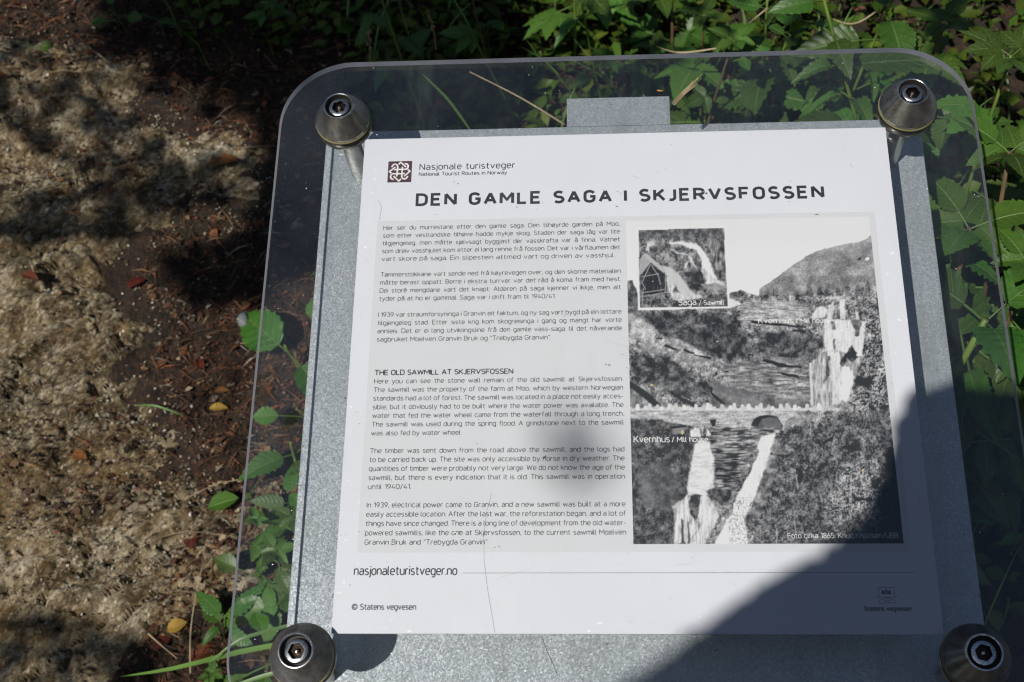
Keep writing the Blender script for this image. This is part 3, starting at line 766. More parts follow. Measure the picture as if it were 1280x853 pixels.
# single grass blades and dry stalks that stand out
def stalk(name, pts, r, mat, lab, blade=False, cat='grass stalk', seeds=0):
    P = []
    for (px, py, d) in pts:
        P.append(CAM + ray(px, py) * d if d > 0 else hits(px, py, -d))
    base = P[0].copy(); Q = []
    n = 12
    for i in range(n + 1):                   # Catmull-Rom through the points
        t = i / n * (len(P) - 1); k = min(int(t), len(P) - 2); u = t - k
        p0, p1, p2, p3 = P[max(k - 1, 0)], P[k], P[k + 1], P[min(k + 2, len(P) - 1)]
        Q.append(.5 * ((2 * p1) + (p2 - p0) * u + (2 * p0 - 5 * p1 + 4 * p2 - p3) * u * u + (3 * p1 - p0 - 3 * p2 + p3) * u ** 3) - base)
    mb = MB()
    if blade: mb.blade(Q, r)
    else: mb.tube(Q, [r * (1 - .6 * i / n) for i in range(n + 1)], 5)
    for k in range(seeds):
        t = int(n * (.45 + .55 * k / seeds)); q = Q[t] + Vector((random.uniform(-1, 1), random.uniform(-1, 1), random.uniform(-1, 1))) * .003
        mb.tube([q, q + (Q[min(t + 1, n)] - Q[t - 1]).normalized() * .006 + Vector((random.uniform(-1, 1), random.uniform(-1, 1), 0)) * .004], [r * 1.6, r * .3], 4)
    obj(name, mb.mesh(name, True), mat, None, Matrix.Translation(base), label=lab, category=cat)
stalk('grass_blade', [(632, 125, 1.72), (604, 71, 1.66), (585, 30, 1.62), (560, -12, 1.58)], .0022, M_GRASS, 'long green grass blade rising above the sign top edge left of the middle', True)
stalk('grass_blade', [(587, 162, 1.6), (560, 125, 1.58), (527, 92, 1.56)], .0020, M_GRASS, 'green grass blade slanting behind the sheet right of the top left bolt', True)
stalk('dry_stalk', [(706, 156, 1.55), (650, 122, 1.55), (587, 90, 1.56)], .0013, M_STRAW, 'pale straight stalk slanting behind the sheet left of the steel tab')
stalk('dry_stalk', [(463, 80, 1.9), (462, 60, 1.88), (461, 35, 1.85)], .0012, M_STRAW, 'short pale grass ear above the sign near its top left corner', seeds=8)
stalk('dry_stalk', [(545, 62, 1.9), (542, 38, 1.86), (535, 12, 1.82)], .0012, M_STRAW, 'thin dry forked stalk above the sign left of the long blade', seeds=8)
stalk('dry_stalk', [(97, 240, -.01), (92, 215, -.03), (86, 190, -.06)], .0013, M_STRAW, 'short upright dry stalk on the shaded rock at the left')
stalk('dry_stalk', [(0, 250, -.02), (80, 228, -.03), (170, 203, -.03), (235, 190, -.02), (345, 182, -.03)], .0008, M_STRAW, 'long thin dry blade bending across the shaded rock')
stalk('dry_stalk', [(238, 842, -.01), (238, 795, -.02), (243, 755, -.03), (254, 700, -.03)], .0013, M_STRAW, 'upright dry stalk in the litter left of the bottom left bolt')
stalk('dry_stalk', [(185, 792, -.01), (203, 808, -.015), (222, 824, -.01)], .0014, M_STRAW, 'short dry twig lying below the yellow leaf')
stalk('dry_stalk', [(185, 676, -.02), (215, 668, -.03), (245, 665, -.03), (300, 672, -.02)], .0009, M_STRAW, 'thin arched dry blade across the litter below the green leaf')
stalk('dry_stalk', [(230, 625, -.02), (255, 612, -.04), (275, 604, -.05), (300, 600, -.05)], .0010, M_STRAW, 'feathery dry grass ear above the green leaf', seeds=14)
stalk('grass_blade', [(440, 785, 1.35), (380, 800, 1.42), (300, 815, 1.5), (215, 836, 1.6), (150, 846, 1.7)], .0034, M_GRASS, 'long green grass blade lying across the lower left corner towards the bolt', True)
stalk('grass_blade', [(400, 830, 1.5), (330, 845, 1.52), (262, 870, 1.55)], .0028, M_GRASS, 'green grass blade at the bottom edge left of the bottom left bolt', True)
stalk('grass_blade', [(400, 770, 1.5), (350, 785, 1.5), (300, 800, 1.5), (262, 828, 1.52)], .0024, M_GRASS, 'green grass blade above the long one beside the bottom left bolt', True)
stalk('grass_blade', [(170, 507, -.02), (195, 508, -.03), (232, 521, -.02)], .0018, M_GRASS, 'short green blade lying on the rock edge in mid left', True)
stalk('dry_stalk', [(1095, 15, 1.8), (1060, 30, 1.8), (1000, 5, 1.82)], .0013, M_STRAW, 'dry arched stalk in the leaves near the tall green stem')
stalk('dry_stalk', [(960, 10, 1.8), (935, 30, 1.8), (915, 45, 1.8)], .0012, M_STRAW, 'short dry stalk above the sign left of the tall green stem')
stalk('dry_stalk', [(1170, 505, 1.3), (1215, 535, 1.3), (1275, 575, 1.3)], .0016, M_STEM, 'shaded green stalk slanting behind the lower right strip of the sheet')
stalk('grass_blade', [(900, 60, 1.75), (850, 66, 1.76), (820, 58, 1.8)], .0015, M_STRAW, 'yellowed blade just above the sign top edge right of the middle', True)

# ------------------------------------------------------------------ the sign
HP = .0704; TA = .0060; TP = .0015
sign = empty('information_sign', (0, .12, surf(0, .12)), 'steel information sign with a white text and photo panel under a bolted clear sheet', 'information sign')
def spart(name, me, mat, parent=None, mtx=None, **kw):
    if parent is None: return obj(name, me, mat, sign, Matrix.Translation(-sign.location) @ SIGN_M @ (mtx or Matrix()), **kw)
    return obj(name, me, mat, parent, mtx, **kw)
def rrect(x0, x1, y0, y1, r, n=14):
    P = []
    for cx, cy, a0 in ((x1 - r, y1 - r, 0), (x0 + r, y1 - r, 90), (x0 + r, y0 + r, 180), (x1 - r, y0 + r, 270)):
        for i in range(n + 1):
            a = rad(a0 + 90 * i / n); P.append((cx + r * math.cos(a), cy + r * math.sin(a)))
    return P
PX0, PX1, PY0, PY1 = -.2475, .2462, -.246, .2438
mb = MB(); mb.prism(rrect(PX0, PX1, PY0, PY1, .014), -HP - .004, -HP, .0006)
plate = spart('backing_plate', mb, M_GALV)
tx0, ty1 = sp(708.5, 123.4, -HP); tx1, _ = sp(836.5, 120, -HP)
mb = MB(); mb.box(tx0, tx1, PY1 + .0002, ty1, -HP - .0046, -HP - .0004)
spart('mounting_tab', mb, M_GALV, plate)
# post and bracket under the plate
mb = MB(); mb.box(-.05, .05, -.12, .12, -HP - .016, -HP - .0045)
spart('bracket', mb, M_GALV)
pw_ = SIGN_M @ Vector((0, .02, -HP - .012))
mb = MB(); mb.box(-.03, .03, -.03, .03, 0, 1)
H_ = pw_.z + .02 - surf(0, pw_.y) + .1
obj('post', mb, M_GALV, sign, Matrix.Translation(Vector((pw_.x, pw_.y, surf(0, pw_.y) - .1)) - sign.location) @ Matrix.Diagonal((1, 1, H_ - .02, 1)))

# clear sheet: faces clear, rim sawn
out_ = rrect(-.2673, .2664, -.262, .2597, .056, 22)
n = len(out_); mb = MB()
mb.prism(out_, 0, TA)
me = mb.mesh('cover_sheet'); me.materials.append(M_ACR); me.materials.append(M_ACRE)
for i, p in enumerate(me.polygons): p.material_index = 0 if i < 2 else 1
sheet = spart('cover_sheet', me, None)
# dust specks and small crumbs on the sheet
V = []; F = []; Cc = []
r2 = np.random.default_rng(9)
for k in range(150):
    x = r2.uniform(-.262, .26); y = r2.uniform(-.25, .255); s = r2.uniform(.00018, .0006) * (2 if r2.random() < .06 else 1); a = r2.uniform(0, 3.1); e = r2.uniform(.4, 1)
    o = len(V)
    for q in range(5): V.append((x + s * math.cos(a + q * 1.257), y + s * e * math.sin(a + q * 1.257), TA + .0002 + (0.0002 * q % .0004)))
    F += [(o, o + 1, o + 2), (o, o + 2, o + 3), (o, o + 3, o + 4)]
    c = (.75, .72, .66) if (abs(x) > .2 or abs(y) > .19 or r2.random() < .1) else (.18, .15, .12)
    Cc += [c] * 5
obj('dust', np_mesh('dust', np.array(V), np.array(F), col=np.array(Cc), smooth=False), M_LITTER, None, SIGN_M, kind='stuff', label='scattered specks of dust and grit lying on the clear sheet', category='dust')

# printed panel glued to the underside of the sheet; the lower left corner sits back
W2, H2 = .2, .19174
mb = MB(); mb.prism([(-W2, -H2), (W2, -H2), (W2, H2), (-W2, H2)], -TP - .0006, -.0006)
panel = spart('printed_panel', mb, M_PANEL)
ZP = -.0006
def rect(name, x0, x1, y0, y1, z, mat, **kw):
    mb = MB(); mb.add([(x0, y0, z), (x1, y0, z), (x1, y1, z), (x0, y1, z)], [(0, 1, 2, 3)])
    return obj(name, mb, mat, panel, None, **kw)
rect('grey_text_field', -.1862, .1852, -.1371, .1192, ZP + .00005, M_TINT)
def ribbon(mb, pts, w, z, closed=False):
    pts = [Vector((x, y)) for x, y in pts]; n = len(pts); vs = []; fs = []
    for i, p in enumerate(pts):
        a = pts[(i - 1) % n] if (i > 0 or closed) else p; c = pts[(i + 1) % n] if (i < n - 1 or closed) else p
        d1 = (p - a).normalized() if (p - a).length > 1e-9 else (c - p).normalized(); d2 = (c - p).normalized() if (c - p).length > 1e-9 else d1
        t = (d1 + d2).normalized() if (d1 + d2).length > 1e-6 else d1; nn = Vector((-t.y, t.x)); k = 1 / max(.74, nn.dot(Vector((-d1.y, d1.x))))
        for s in (-1, 1): q = p + nn * (s * w / 2 * k); vs.append((q.x, q.y, z))
    m_ = n if closed else n - 1
    for i in range(m_): j = (i + 1) % n; fs.append((2 * i, 2 * j, 2 * j + 1, 2 * i + 1))
    mb.add(vs, fs)
rule = MB(); ribbon(rule, [(-.1135, -.1512), (.1857, -.1512)], .00035, ZP + .0001); obj('printed_rule', rule, M_INKG, panel)

def A_(cx, cy, rx, ry, a0, a1):
    n = max(2, int(abs(a1 - a0) / 26)); return [(cx + rx * math.cos(rad(a0 + (a1 - a0) * i / n)), cy + ry * math.sin(rad(a0 + (a1 - a0) * i / n))) for i in range(n + 1)]
_bowl = A_(2.3, 4.9, 2.3, 2.4, 180, 0) + A_(2.3, 2.3, 2.3, 2.4, 0, -180) + [(0, 4.9)]
_O = A_(2.9, 7.2, 2.8, 2.8, 180, 0) + A_(2.9, 2.8, 2.8, 2.8, 0, -180) + [(.1, 7.2)]
_dot = [(0, .1), (0, -.75)]
GL = {                                       # a plain single-stroke road-sign alphabet: width, strokes
 'a': (4.6, [[(.6, 6.5)] + A_(2.5, 5.1, 2.1, 2.1, 110, 0) + [(4.6, 0)], [(4.6, 4.1), (2.1, 4.1)] + A_(2.0, 2.05, 1.9, 2.05, 90, 270) + [(2.8, 0), (4.6, 1.0)]]),
 'b': (4.6, [[(0, 10), (0, 0)], _bowl]), 'd': (4.6, [[(4.6, 10), (4.6, 0)], _bowl]), 'p': (4.6, [[(0, 7.2), (0, -2.8)], _bowl]), 'q': (4.6, [[(4.6, 7.2), (4.6, -2.8)], _bowl]),
 'g': (4.6, [_bowl, [(4.6, 7.2), (4.6, -.7)] + A_(2.4, -.7, 2.2, 2.1, 0, -130)]),
 'o': (4.6, [_bowl]), 'ø': (4.6, [_bowl, [(.3, -.6), (4.3, 7.8)]]),
 'c': (4.4, [A_(2.4, 4.9, 2.3, 2.4, 30, 180) + A_(2.4, 2.3, 2.3, 2.4, 180, 330)]),
 'e': (4.7, [[(.1, 3.7), (4.7, 3.7)] + A_(2.4, 4.9, 2.3, 2.4, 0, 180) + A_(2.4, 2.3, 2.3, 2.4, 180, 320)]),
 'f': (3.0, [[(1.2, 0), (1.2, 8)] + A_(3.0, 8.2, 1.8, 1.8, 180, 80), [(0, 7.0), (3, 7.0)]]),
 'h': (4.5, [[(0, 10), (0, 0)], [(0, 4.7)] + A_(2.25, 4.9, 2.25, 2.3, 180, 0) + [(4.5, 0)]]),
 'i': (0, [[(0, 7.2), (0, 0)], [(0, 9.2), (0, 10.2)]]),
 'j': (.6, [[(.6, 7.2), (.6, -1.4)] + A_(-.6, -1.4, 1.2, 1.4, 0, -90), [(.6, 9.2), (.6, 10.2)]]),
 'k': (4.2, [[(0, 10), (0, 0)], [(4, 7.2), (0, 3)], [(1.4, 4.4), (4.3, 0)]]),
 'l': (1.2, [[(0, 10), (0, 1.2)] + A_(1.2, 1.2, 1.2, 1.2, 180, 270)]),
 'm': (7.3, [[(0, 7.2), (0, 0)], [(0, 5)] + A_(1.85, 5, 1.85, 2.2, 180, 0) + [(3.7, 0)], [(3.7, 5)] + A_(5.5, 5, 1.8, 2.2, 180, 0) + [(7.3, 0)]]),
 'n': (4.5, [[(0, 7.2), (0, 0)], [(0, 4.7)] + A_(2.25, 4.9, 2.25, 2.3, 180, 0) + [(4.5, 0)]]),
 'r': (2.8, [[(0, 7.2), (0, 0)], [(0, 4.6)] + A_(2, 5, 2, 2.2, 180, 65)]),
 's': (4.1, [A_(2.15, 5.35, 1.9, 1.8, 40, 265) + A_(2.1, 1.8, 2.0, 1.8, 85, -145)]),
 't': (3.2, [[(1.2, 9.3), (1.2, 1.6)] + A_(2.8, 1.6, 1.6, 1.6, 180, 285), [(0, 7.0), (3.2, 7.0)]]),
 'u': (4.6, [[(0, 7.2), (0, 2.3)] + A_(2.3, 2.3, 2.3, 2.3, 180, 360), [(4.6, 7.2), (4.6, 0)]]),
 'v': (4.8, [[(0, 7.2), (2.4, .2), (4.8, 7.2)]]), 'w': (7.4, [[(0, 7.2), (1.9, .2), (3.7, 6.6), (5.5, .2), (7.4, 7.2)]]),
 'x': (4.6, [[(0, 7.2), (4.6, 0)], [(4.6, 7.2), (0, 0)]]), 'y': (4.8, [[(0, 7.2), (2.5, .2)], [(4.8, 7.2), (2.0, -1.6), (1.2, -2.6), (.1, -2.8)]]),
 'z': (4.4, [[(.1, 7.0), (4.2, 7.0), (0, .1), (4.4, .1)]]),
 'A': (6.4, [[(0, 0), (3.2, 10), (6.4, 0)], [(1.1, 3.2), (5.3, 3.2)]]),
 'B': (5.4, [[(0, 0), (0, 10), (2.8, 10)] + A_(2.8, 7.7, 2.3, 2.3, 90, -90) + [(0, 5.4)], [(2.8, 5.4)] + A_(2.8, 2.7, 2.6, 2.7, 90, -90) + [(0, 0)]]),
 'C': (5.6, [A_(2.9, 7.2, 2.8, 2.8, 20, 180) + A_(2.9, 2.8, 2.8, 2.8, 180, 340)]),
 'D': (5.8, [[(0, 0), (0, 10), (2.8, 10)] + A_(2.8, 7, 3.0, 3, 90, 0) + A_(2.8, 3, 3.0, 3, 0, -90) + [(0, 0)]]),
 'E': (5, [[(5, 10), (0, 10), (0, 0), (5, 0)], [(0, 5.2), (4.4, 5.2)]]), 'F': (4.9, [[(4.9, 10), (0, 10), (0, 0)], [(0, 5.1), (4.3, 5.1)]]),
 'G': (5.8, [A_(2.9, 7.2, 2.8, 2.8, 20, 180) + A_(2.9, 2.8, 2.8, 2.8, 180, 360) + [(5.7, 4.9), (3.3, 4.9)]]),
 'H': (5.8, [[(0, 0), (0, 10)], [(5.8, 0), (5.8, 10)], [(0, 5.2), (5.8, 5.2)]]), 'I': (0, [[(0, 0), (0, 10)]]),
 'J': (2.9, [[(2.9, 10), (2.9, 2.3)] + A_(.8, 2.3, 2.1, 2.3, 0, -125)]),
 'K': (5.8, [[(0, 0), (0, 10)], [(5.4, 10), (0, 3.6)], [(2.0, 5.9), (5.8, 0)]]), 'L': (4.6, [[(0, 10), (0, 0), (4.7, 0)]]),
 'M': (7.2, [[(0, 0), (0, 10), (3.6, 3.4), (7.2, 10), (7.2, 0)]]), 'N': (6, [[(0, 0), (0, 10), (6, 0), (6, 10)]]),
 'O': (5.8, [_O]), 'P': (5.4, [[(0, 0), (0, 10), (2.8, 10)] + A_(2.8, 7.3, 2.6, 2.7, 90, -90) + [(0, 4.6)]]),
 'R': (5.6, [[(0, 0), (0, 10), (2.8, 10)] + A_(2.8, 7.4, 2.6, 2.6, 90, -90) + [(0, 4.8)], [(2.8, 4.8), (5.6, 0)]]),
 'S': (5.2, [A_(2.7, 7.5, 2.5, 2.5, 35, 262) + A_(2.6, 2.5, 2.7, 2.6, 84, -145)]),
 'T': (5.8, [[(0, 10), (5.8, 10)], [(2.9, 10), (2.9, 0)]]), 'U': (5.8, [[(0, 10), (0, 2.9)] + A_(2.9, 2.9, 2.9, 2.9, 180, 360) + [(5.8, 10)]]),
 'V': (6.2, [[(0, 10), (3.1, .2), (6.2, 10)]]), 'W': (9, [[(0, 10), (2.3, .2), (4.5, 9.4), (6.7, .2), (9, 10)]]),
 'Y': (6, [[(0, 10), (3, 4.6), (6, 10)], [(3, 4.6), (3, 0)]]),
 '0': (4.8, [A_(2.4, 7.4, 2.4, 2.6, 180, 0) + A_(2.4, 2.6, 2.4, 2.6, 0, -180) + [(0, 7.4)]]), '1': (2.4, [[(0, 7.9), (2.2, 10), (2.2, 0)]]),
 '4': (5, [[(2.6, 10), (0, 2.4), (5, 2.4)], [(3.7, 5.2), (3.7, 0)]]),
 '5': (4.8, [[(4.5, 10), (.5, 10), (.3, 5.2)] + A_(2.4, 3.2, 2.4, 3.1, 125, -140)]),
 '6': (4.8, [A_(2.4, 3, 2.4, 3, 0, 360), [(.1, 3.6), (.9, 6.4), (3.2, 10)]]), '8': (4.8, [A_(2.4, 7.6, 2.1, 2.4, 0, 360), A_(2.4, 2.7, 2.4, 2.7, 0, 360)]),
 '9': (4.8, [A_(2.4, 7, 2.4, 3, 0, 360), [(4.7, 6.4), (3.9, 3.6), (1.6, 0)]]), '3': (4.8, [A_(2.3, 7.6, 2.2, 2.4, 140, -80) + A_(2.3, 2.7, 2.5, 2.7, 80, -140)]),
 '.': (0, [[(0, 0), (0, 1.1)]]), ',': (.5, [[(.5, .9), (0, -1.3)]]), ';': (.5, [[(.5, .9), (0, -1.3)], [(.4, 6), (.4, 7)]]), ':': (0, [[(0, 0), (0, 1)], [(0, 6), (0, 7)]]),
 '-': (2.6, [[(0, 3.9), (2.6, 3.9)]]), '/': (3.6, [[(0, -.6), (3.6, 10.4)]]), '"': (1.6, [[(0, 10), (0, 7.4)], [(1.6, 10), (1.6, 7.4)]]),
 '“': (2, [[(.4, 10), (0, 7.8)], [(2, 10), (1.6, 7.8)]]), '”': (2, [[(.4, 10), (0, 7.8)], [(2, 10), (1.6, 7.8)]]),
 '©': (9, [A_(4.5, 5, 4.4, 4.8, 0, 360), A_(4.6, 5, 2.1, 2.4, 45, 315)]),
}
GL['å'] = (4.6, GL['a'][1] + [A_(2.4, 9.3, .95, .95, 0, 360)])
def text(name, s, x, y, width=None, size=.0034, weight=.95, mat=None, z=ZP + .00014, gap=1.75, justify=False, sx=1.0):
    u = size / 10; glyphs = []; pen = 0; sp_n = s.count(' ')
    for ch in s:
        if ch == ' ': glyphs.append((None, pen)); pen += 1.7 + 1.1 * gap; continue
        glyphs.append((ch, pen)); pen += GL[ch][0] + gap
    nat = (pen - gap) * u * sx; extra = 0
    if width:
        if justify and sp_n: extra = (width - nat) / sp_n
        if justify and extra < -.9 * u: sx = sx * (width + .9 * u * sp_n) / nat; extra = -.9 * u     # tight line: narrow the letters a little too
        if not justify: sx = sx * width / nat
    mb = MB(); add = 0; k = 0
    for ch, p in glyphs:
        if ch is None: add += extra; continue
        for st in GL[ch][1]:
            pts = [(x + add + (p + a) * u * sx, y + b_ * u) for a, b_ in st]
            closed = len(pts) > 3 and math.hypot(pts[0][0] - pts[-1][0], pts[0][1] - pts[-1][1]) < u * .1
            if closed: pts = pts[:-1]
            if closed: ribbon(mb, pts, weight * u, z + (k % 6) * .000004, True); k += 1; continue
            run = [pts[0]]                   # break the stroke where it turns sharply, so both limbs keep their full width
            for q in range(1, len(pts)):
                run.append(pts[q])
                if q < len(pts) - 1:
                    d1 = (Vector(pts[q]) - Vector(pts[q - 1])).normalized(); d2 = (Vector(pts[q + 1]) - Vector(pts[q])).normalized()
                    if d1.dot(d2) < -.3: ribbon(mb, run, weight * u, z + (k % 6) * .000004); k += 1; run = [pts[q]]
            ribbon(mb, run, weight * u, z + (k % 6) * .000004); k += 1
    return obj(name, mb, mat or M_INKB, panel)

PITCH = .006565; Y0 = .1114; XL, XR = -.1811, -.0033
body = {
 0: 'Her ser du murrestane etter den gamle saga. Den tilhøyrde garden på Moo,',
 1: 'som etter vestlandske tilhøve hadde mykje skog. Staden der saga låg var lite',
 2: 'tilgjengeleg, men måtte sjølvsagt byggjast der vasskrafta var å finna. Vatnet',
 3: 'som dreiv vasshjulet kom etter ei lang renne frå fossen. Det var i vårflaumen det',
 4: 'vart skore på saga. Ein slipestein attmed vart og driven av vasshjul.|768',
 6: 'Tømmerstokkane vart sende ned frå køyrevegen over, og den skorne materialen',
 7: 'måtte berast oppatt. Berre i ekstra turrver var det råd å koma fram med hest.',
 8: 'Dei store mengdane vart det knapt. Alderen på saga kjenner vi ikkje, men alt',
 9: 'tyder på at ho er gammal. Saga var i drift fram til 1940/41.|694',
 11: 'I 1939 var straumforsyninga i Granvin eit faktum, og ny sag vart bygd på ein lettare',
 12: 'tilgjengeleg stad. Etter siste krig kom skogreisinga i gang og mangt har vorte',
 13: 'annleis. Det er ei lang utviklingsline frå den gamle vass-saga til det nåverande',
 14: 'sagbruket Moelven Granvin Bruk og "Trebygda Granvin".|688',
 18: 'THE OLD SAWMILL AT SKJERVSFOSSEN',
 19: 'Here you can see the stone wall remain of the old sawmill at Skjervsfossen.',
 20: 'The sawmill was the property of the farm at Moo, which by western Norwegian',
 21: 'standards had a lot of forest. The sawmill was located in a place not easily acces-',
 22: 'sible; but it obviously had to be built where the water power was available. The',
 23: 'water that fed the water wheel came from the waterfall through a long trench.',
 24: 'The sawmill was used during the spring flood. A grindstone next to the sawmill',
 25: 'was also fed by water wheel.|576',
 27: 'The timber was sent down from the road above the sawmill, and the logs had',
 28: 'to be carried back up. The site was only accessible by horse in dry weather. The',
 29: 'quantities of timber were probably not very large. We do not know the age of the',
 30: 'sawmill, but there is every indication that it is old. This sawmill was in operation',
 31: 'until 1940/41.|513',
 33: 'In 1939, electrical power came to Granvin, and a new sawmill was built at a more',
 34: 'easily accessible location. After the last war, the reforestation began, and a lot of',
 35: 'things have since changed. There is a long line of development from the old water-',
 36: 'powered sawmills, like the one at Skjervsfossen, to the current sawmill Moelven',
 37: 'Granvin Bruk and “Trebygda Granvin”.|610',
}
def nat_w(s, gap=1.75): return sum((1.7 + 1.1 * gap) if ch == ' ' else GL[ch][0] + gap for ch in s) - gap
_just = [nat_w(s) for i, s in body.items() if '|' not in s and i != 18]
BODY_SX = (XR - XL) / (.00034 * float(np.mean(_just))) * .985
for i, s in body.items():
    y = Y0 - i * PITCH
    if i == 18:
        text('heading_line', s, XL, y, sp(641, 466)[0] - XL, .0036, 2.0, M_INK); continue
    if '|' in s:
        s, e = s.split('|'); e = int(e)
        py = 285 + (Y0 - y) / (Y0 + .1315) * 397
        text('text_line', s, XL, y, sp(e, py)[0] - XL, .0034, 1.30)
    else:
        text('text_line', s, XL, y, XR - XL, .0034, 1.30, justify=True, sx=BODY_SX)
text('title_text', 'DEN GAMLE SAGA I SKJERVSFOSSEN', -.1566, .1324, .1485 + .1566, .0089, 2.6, M_INK, gap=3.6)
text('heading_line', 'Nasjonale turistveger', -.1557, .1632, .0733, .0051, 1.3, M_INK, gap=2.2)
text('heading_line', 'National Tourist Routes in Norway', -.1560, .1578, .0675, .0030, 1.5, M_INK, gap=2.0)
text('heading_line', 'nasjonaleturistveger.no', *sp(442.5, 718.5), sp(570.7, 718)[0] - sp(442.5, 718.5)[0], .0057, 1.35, M_INK)
text('heading_line', '© Statens vegvesen', *sp(439.6, 762), sp(519.5, 762)[0] - sp(439.6, 762)[0], .0037, 1.6, M_INK)
text('heading_line', 'Statens vegvesen', .1508, -.1764, .0302, .0028, 2.0, M_INK)

# knot emblem on its maroon square
ex0, ex1, ey0, ey1 = -.1804, -.1619, .1525, .1713
em = rect('emblem', ex0, ex1, ey0, ey1, ZP + .0001, M_MAROON)
def E_(u, v): return (ex0 + (ex1 - ex0) * (u - 190) / 600, ey1 - (ey1 - ey0) * (v - 183) / 525)
def arc(cx, cy, r, a0, a1, n=14):
    return [(cx + r * math.cos(rad(a0 + (a1 - a0) * i / n)), cy - r * math.sin(rad(a0 + (a1 - a0) * i / n))) for i in range(n + 1)]
strokes = [
    arc(360, 330, 72, 180, 0) + [(432, 345), (418, 560)], [(550, 325), (545, 545)] + arc(618, 555, 72, 180, 360),
    [(340, 392), (560, 388)] + arc(625, 320, 70, -90, 110), [(620, 495), (360, 495)] + arc(335, 562, 70, 90, 280),
    [(450, 262), (500, 212), (640, 335)], [(690, 400), (745, 442), (605, 562)], [(530, 628), (476, 678), (338, 552)], [(280, 482), (228, 440), (372, 330)]]
mb = MB()
for k, s in enumerate(strokes): ribbon(mb, [E_(*p) for p in s], .00125, ZP + .00018 + k * .00001)
obj('knot_lines', mb, M_INKW, panel)
# crest of the road authority
def C_(u, v): x, y = sp(1060 + u / 12.8, 720 + v / 12.8); return (x, y)
mb = MB()
for s in ([(470, 182), (740, 185), (742, 300)], [(492, 190), (500, 330)], [(748, 385), (765, 430), (500, 432), (505, 385)], [(440, 320), (480, 345), (545, 365), (590, 395), (630, 405), (670, 392), (710, 355), (790, 315)],
          [(545, 235), (550, 285), (680, 285), (682, 235)], [(560, 325), (590, 350), (630, 340), (670, 350), (690, 325)], [(600, 345), (630, 372), (660, 345)]):
    ribbon(mb, [C_(*p) for p in s], .00030, ZP + .00014)
for cx in (555, 580, 613, 645, 675): ribbon(mb, [C_(cx, 232 if cx != 613 else 212), C_(cx, 285)], .0008, ZP + .00016 + cx * 1e-8)
obj('crest', mb, M_INK, panel)

# ------------------------------------------------------------------ the old photograph printed on the panel
QX0, QX1, QY0, QY1 = .0016, .1806, -.1317, .1150
nx, ny = 380, 520
X, Y = np.meshgrid(np.linspace(QX0, QX1, nx), np.linspace(QY0, QY1, ny), indexing='ij')
P3 = np.stack([X, Y * CT, SZ + Y * ST], -1)
A, B = img_xy(P3)                            # features were measured in the picture, so paint in its coordinates
w1 = 3.0 * (fbm(A / 7, B / 7, 3, 80) - .5); w2 = 3.0 * (fbm(A / 7 + 40, B / 7, 3, 84) - .5)
Aw, Bw = A + w1, B + w2
def bl(poly, soft=1.2, warp=1.0): return sstep(-soft, soft, poly_sd(A + w1 * warp, B + w2 * warp, poly))
fineN = fbm(A / 1.9, B / 1.9, 2, 90); medN = fbm(A / 6, B / 6, 4, 94); bigN = fbm(A / 26, B / 26, 4, 98); grain = fbm(A / 1.1, B / 1.1, 1, 102)
streak = fbm(A / 1.6, B / 11, 3, 104); hz = fbm(A / 9, B / 1.5, 3, 108)
im = .60 + 0 * A
def lay(mask, val):
    global im
    im = im * (1 - mask) + val * mask
rid = 1 - np.abs(2 * fbm(A / 2.6 + 31, B / 2.6, 3, 112) - 1) * 2.2; vert = fbm(A / 1.3, B / 4.5, 2, 116)
warp2 = fbm(A / 2.2, B / 5, 2, 118) - .5
def tex(lo, hi, a=.3, n1=None, n2=None, c=1.9):
    hi = hi * 1.22; c = c * 1.25
    t = (a * ((.33 * fineN + .30 * grain + .20 * rid + .17 * vert) if n1 is None else n1) + (1 - a) * (medN if n2 is None else n2)); t = np.clip((t - .5) * c + .5, 0, 1)
    return lo + (hi - lo) * t ** 1.5
sky_t = .70 + .0 * A
lay(np.ones_like(A), sky_t)
HILL = [(947, 380), (950, 360), (965, 351), (982, 337.5), (996, 328), (1007.5, 320.6), (1019, 315), (1030, 311.5), (1051, 306), (1071, 303), (1080.6, 299.5), (1088.4, 294), (1140, 275), (1140, 420), (947, 420)]
lay(bl(HILL, .7, 1.1), tex(.22, .38, .75, c=1.3) + .06 * (bigN - .5) - .06 * sstep(300, 370, B))
valley = [(780, 352), (790, 350), (796, 362), (800, 378), (912, 366), (925, 362), (936, 366), (950, 370), (960, 366), (975, 369), (1000, 368), (1030, 366), (1055, 364), (1080, 360), (1140, 350), (1140, 700), (780, 700)]
lay(bl(valley, .8, .7), tex(.03, .46, .6, c=2.1))
# tree line on the shelf
for tx, th in [(1012, 14), (1035, 10), (1025, 8), (1060, 12), (1048, 8), (1072, 12), (917, 9), (995, 7), (970, 6), (1085, 16), (1078, 8), (930, 6)]:
    lay(bl([(tx - 5, 370), (tx - 2, 368 - th), (tx + 1, 366 - th), (tx + 5, 370)], 1, 1.2) * .8, tex(.03, .22, .6))
shade = lambda poly, k, soft=6: lay(bl(poly, soft, 2) * (1 - k), im * .0 + .02)
def tone(poly, lo, hi, soft=2.5, a=.4, c=2.0, n1=None, n2=None, op=1.0): lay(bl(poly, soft, 1.6) * op, tex(lo, hi, a, n1, n2, c))
